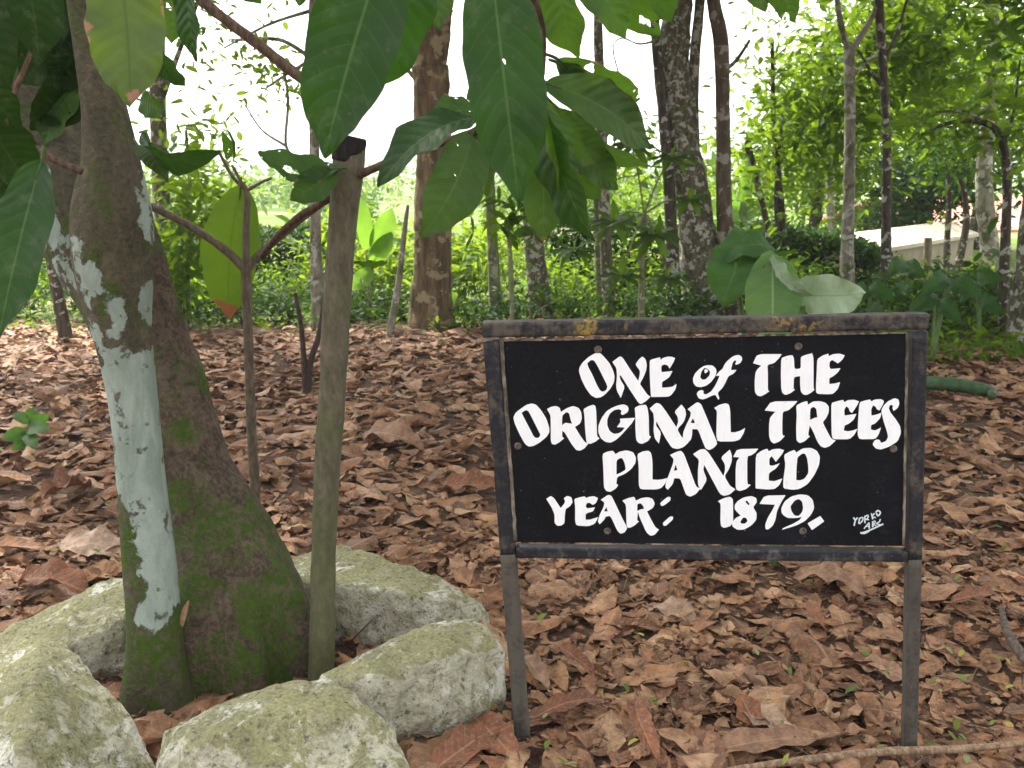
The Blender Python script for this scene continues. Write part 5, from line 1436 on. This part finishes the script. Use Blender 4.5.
wl = thing('garden_wall', A0, 'low stained garden wall, face coloured for shade, with a cream sloping coping coloured for sun, half hidden by stems', 'wall')
v, f = prism([(0, -.05), (.30, -.05), (.30, .42), (0, .42)], A0, A1, nw); mesh('wall', v, f, M_wall, wl, smooth=False)
v, f = prism([(-.06, .423), (.42, .423), (.42, .62), (.34, .62), (-.06, .47)], A0, A1, nw); mesh('coping', v, f, M_cope, wl, smooth=False)
pp = P(923, 300, 11.0) * (1, 1, 0)
v, f = tube([(*pp, .045), (pp[0] + .01, pp[1], .3, .043), (pp[0], pp[1], .60, .042), (pp[0], pp[1], .615, .036)], 10, 20, .06, 8)
mesh('post', v, f, bark('weathered wooden post', (.20, .165, .12), (.10, .08, .055), scale=2), loc=pp, label='short grey wooden post standing before the low wall', cat='post')
hs = thing('house', P(985, 384, 23) * (1, 1, 0), 'small white house with a salmon sheet roof behind the low wall', 'house')
h0, h1 = P(925, 384, 22.5) * (1, 1, 0), P(1140, 384, 24) * (1, 1, 0)
dh = unit(h1 - h0); nh = np.array((-dh[1], dh[0], 0))
ze = P(960, 232, 22.5)[2]; zr = P(960, 200, 25)[2]
v, f = prism([(0, -.05), (4, -.05), (4, ze), (0, ze)], h0, h1, nh); mesh('wall', v, f, M_white_wall, hs, smooth=False)
v, f = prism([(-.5, ze - .02), (2, zr), (4.5, ze - .02), (4.5, ze + .06), (2, zr + .08), (-.5, ze + .06)], h0 - dh * .4, h1 + dh * .4, nh); mesh('roof', v, f, M_roof, hs, smooth=False)
for q in (2.2, 4.6):
    c_ = h0 + dh * q - nh * .01
    w_ = [c_ + dh * sx * .45 + np.array((0, 0, z)) for sx, z in ((-1, ze * .25), (1, ze * .25), (1, ze * .8), (-1, ze * .8))]
    v = w_ + [p - nh * .05 for p in w_]
    mesh('window', v, [(0, 1, 2, 3), (7, 6, 5, 4), (0, 4, 5, 1), (1, 5, 6, 2), (2, 6, 7, 3), (3, 7, 4, 0)], plaster('dark window shutter', (.12, .09, .07), (.08, .06, .05)), hs, smooth=False)

# ------------------------------------------------------------------ far field: bushes, bananas, hill
FB = 'pale bushes across the far field'
for i, (px, Y, w, h) in enumerate([(215,30,2.4,2.6),(260,36,2.6,3.0),(300,42,3,3.0),(345,34,1.6,1.8),(380,48,3,3.4),(470,40,2.4,2.4),(520,36,2.6,3.4),(560,44,3,4.0),(610,30,2.0,2.6),(650,38,2.6,3.8),(740,34,2.6,3.6),(780,42,3.2,4.4),(130,34,2.8,3.2),(60,30,3,3.2),(0,36,3,4)]):
    b = P(px, 384, Y) * (1, 1, 0)
    o = thing('bush', b, 'pale hazy green bush standing in the far sunny field', 'bush', FB)
    leaves_part('foliage', F_mid if i % 2 else F_brt, o, clump_points((b[0], b[1], h * .22), (w * .7, w * .6, h * .22), 600, k=18), .26, up=.4)
    v, f = tube([(*b, .10), (b[0], b[1], h * .3, .05)], 7, 8); mesh('trunk', v, f, B_drk, o)
ban = thing('banana_plant', P(735, 384, 15) * (1, 1, 0), 'bright banana plant beyond the hedge between the two middle trunks', 'plant')
b = P(735, 384, 15) * (1, 1, 0)
v, f = tube([(*b, .10), (b[0], b[1], .9, .07)], 10, 10); mesh('stem', v, f, M_stalk, ban)
for i, (tx, ty, w) in enumerate(((712,150,14),(728,178,16),(758,168,14),(775,196,14),(700,200,14),(742,142,12),(708,225,14))):
    px_leaf('leaf', ban, L_back, (735, 225, 15), (tx, ty, 15 + random.uniform(-.6, .6)), w, random.uniform(-30, 30), bend=.16, fold=.2, wave=.05, fat=.4, nside=20, seed=i + 500)

t = NT('far hillside'); o = t.coord('Object')
n1 = t.noise(o, .06, 6, .65); n2 = t.noise(o, .3, 5, .7)
M_hill = t.surf(t.principled(t.mix(n2, t.mix(t.step(n1, .4, .6), (.03, .075, .02), (.10, .13, .05)), (.05, .09, .03)), .95, .1, t.bump(n2, 1.0, 2.0)))
V, F = [], []
nx_, ny_ = 140, 12
for j in range(ny_):
    for i in range(nx_):
        x = -520 + 1040 * i / (nx_ - 1); t_ = j / (ny_ - 1)
        hh = 5 + 6 * mnoise.fractal(Vector((x * .008, 2, 0)), .8, 2, 4) + 4 * math.sin(x * .011 + 1.2) - max(0, x) * .01
        V.append((x, 330 + 130 * t_, -1 + max(3, hh) * math.sin(t_ * math.pi * .5) + 1.2 * mnoise.fractal(Vector((x * .09, t_ * 9, 1)), .8, 2, 3)))
for j in range(ny_ - 1):
    for i in range(nx_ - 1):
        a = j * nx_ + i; F.append((a, a + 1, a + nx_ + 1, a + nx_))
mesh('hills', V, F, M_hill, kind='structure')
# ------------------------------------------------------------------ humid air
x0, x1, y0_, y1_, z0, z1 = -560, 560, -40, 480, -1.2, 40
t = NT('pale humid air')
pv = t.n('VolumePrincipled', Color=(.86, .90, .92), Density=.0016, Anisotropy=.3)
t.t.links.new(pv.outputs[0], t.out.inputs['Volume'])
hv = [(x, y, z) for z in (z0, z1) for x, y in ((x0, y0_), (x1, y0_), (x1, y1_), (x0, y1_))]
mesh('haze', hv, [(3, 2, 1, 0), (4, 5, 6, 7), (0, 1, 5, 4), (1, 2, 6, 5), (2, 3, 7, 6), (3, 0, 4, 7)], t.m, smooth=False, kind='stuff')

# ------------------------------------------------------------------ light, sky, camera
SUN_EL, SUN_AZ = R(56), R(-32)       # azimuth from +Y, towards +X
sd_ = np.array((math.sin(SUN_AZ) * math.cos(SUN_EL), math.cos(SUN_AZ) * math.cos(SUN_EL), math.sin(SUN_EL)))
W = bpy.data.worlds.new('World'); SC.world = W; W.use_nodes = True
nt = W.node_tree; nt.nodes.clear()
sky = nt.nodes.new('ShaderNodeTexSky'); sky.sky_type = 'NISHITA'; sky.sun_disc = False
sky.sun_elevation = SUN_EL; sky.sun_rotation = SUN_AZ
sky.air_density = 1.0; sky.dust_density = 4.0; sky.ozone_density = 1.0
hs_ = nt.nodes.new('ShaderNodeHueSaturation'); hs_.inputs['Saturation'].default_value = .10
bg = nt.nodes.new('ShaderNodeBackground'); bg.inputs['Strength'].default_value = .15
wo = nt.nodes.new('ShaderNodeOutputWorld')
nt.links.new(sky.outputs[0], hs_.inputs['Color']); nt.links.new(hs_.outputs[0], bg.inputs['Color']); nt.links.new(bg.outputs[0], wo.inputs['Surface'])
L = bpy.data.lights.new('sun', 'SUN'); L.energy = 3.3; L.angle = R(4); L.color = (1, .95, .87)
so = bpy.data.objects.new('sun', L); COL.objects.link(so)
so.rotation_euler = Vector([-float(x) for x in sd_]).to_track_quat('-Z', 'Y').to_euler()
cam = bpy.data.cameras.new('camera'); co = bpy.data.objects.new('camera', cam); COL.objects.link(co)
cam.sensor_width = 36; cam.lens = 36 * FOC / 1024; cam.clip_start = .05; cam.clip_end = 3000
co.location = Vector([float(x) for x in CAM]); co.rotation_euler = (math.pi / 2 - PITCH, 0, 0)
cam.dof.use_dof = True; cam.dof.focus_distance = 2.2; cam.dof.aperture_fstop = 11
SC.camera = co
SC.render.engine = 'CYCLES'
SC.render.resolution_x, SC.render.resolution_y = 1024, 768
SC.cycles.max_bounces = 8; SC.cycles.diffuse_bounces = 4; SC.cycles.glossy_bounces = 2; SC.cycles.transmission_bounces = 4; SC.cycles.transparent_max_bounces = 12
SC.cycles.use_denoising = True
SC.cycles.sample_clamp_indirect = 6
vs = SC.view_settings
vs.view_transform = 'Standard'; vs.look = 'None'; vs.exposure = 2.25; vs.gamma = 1.0; vs.use_curve_mapping = False
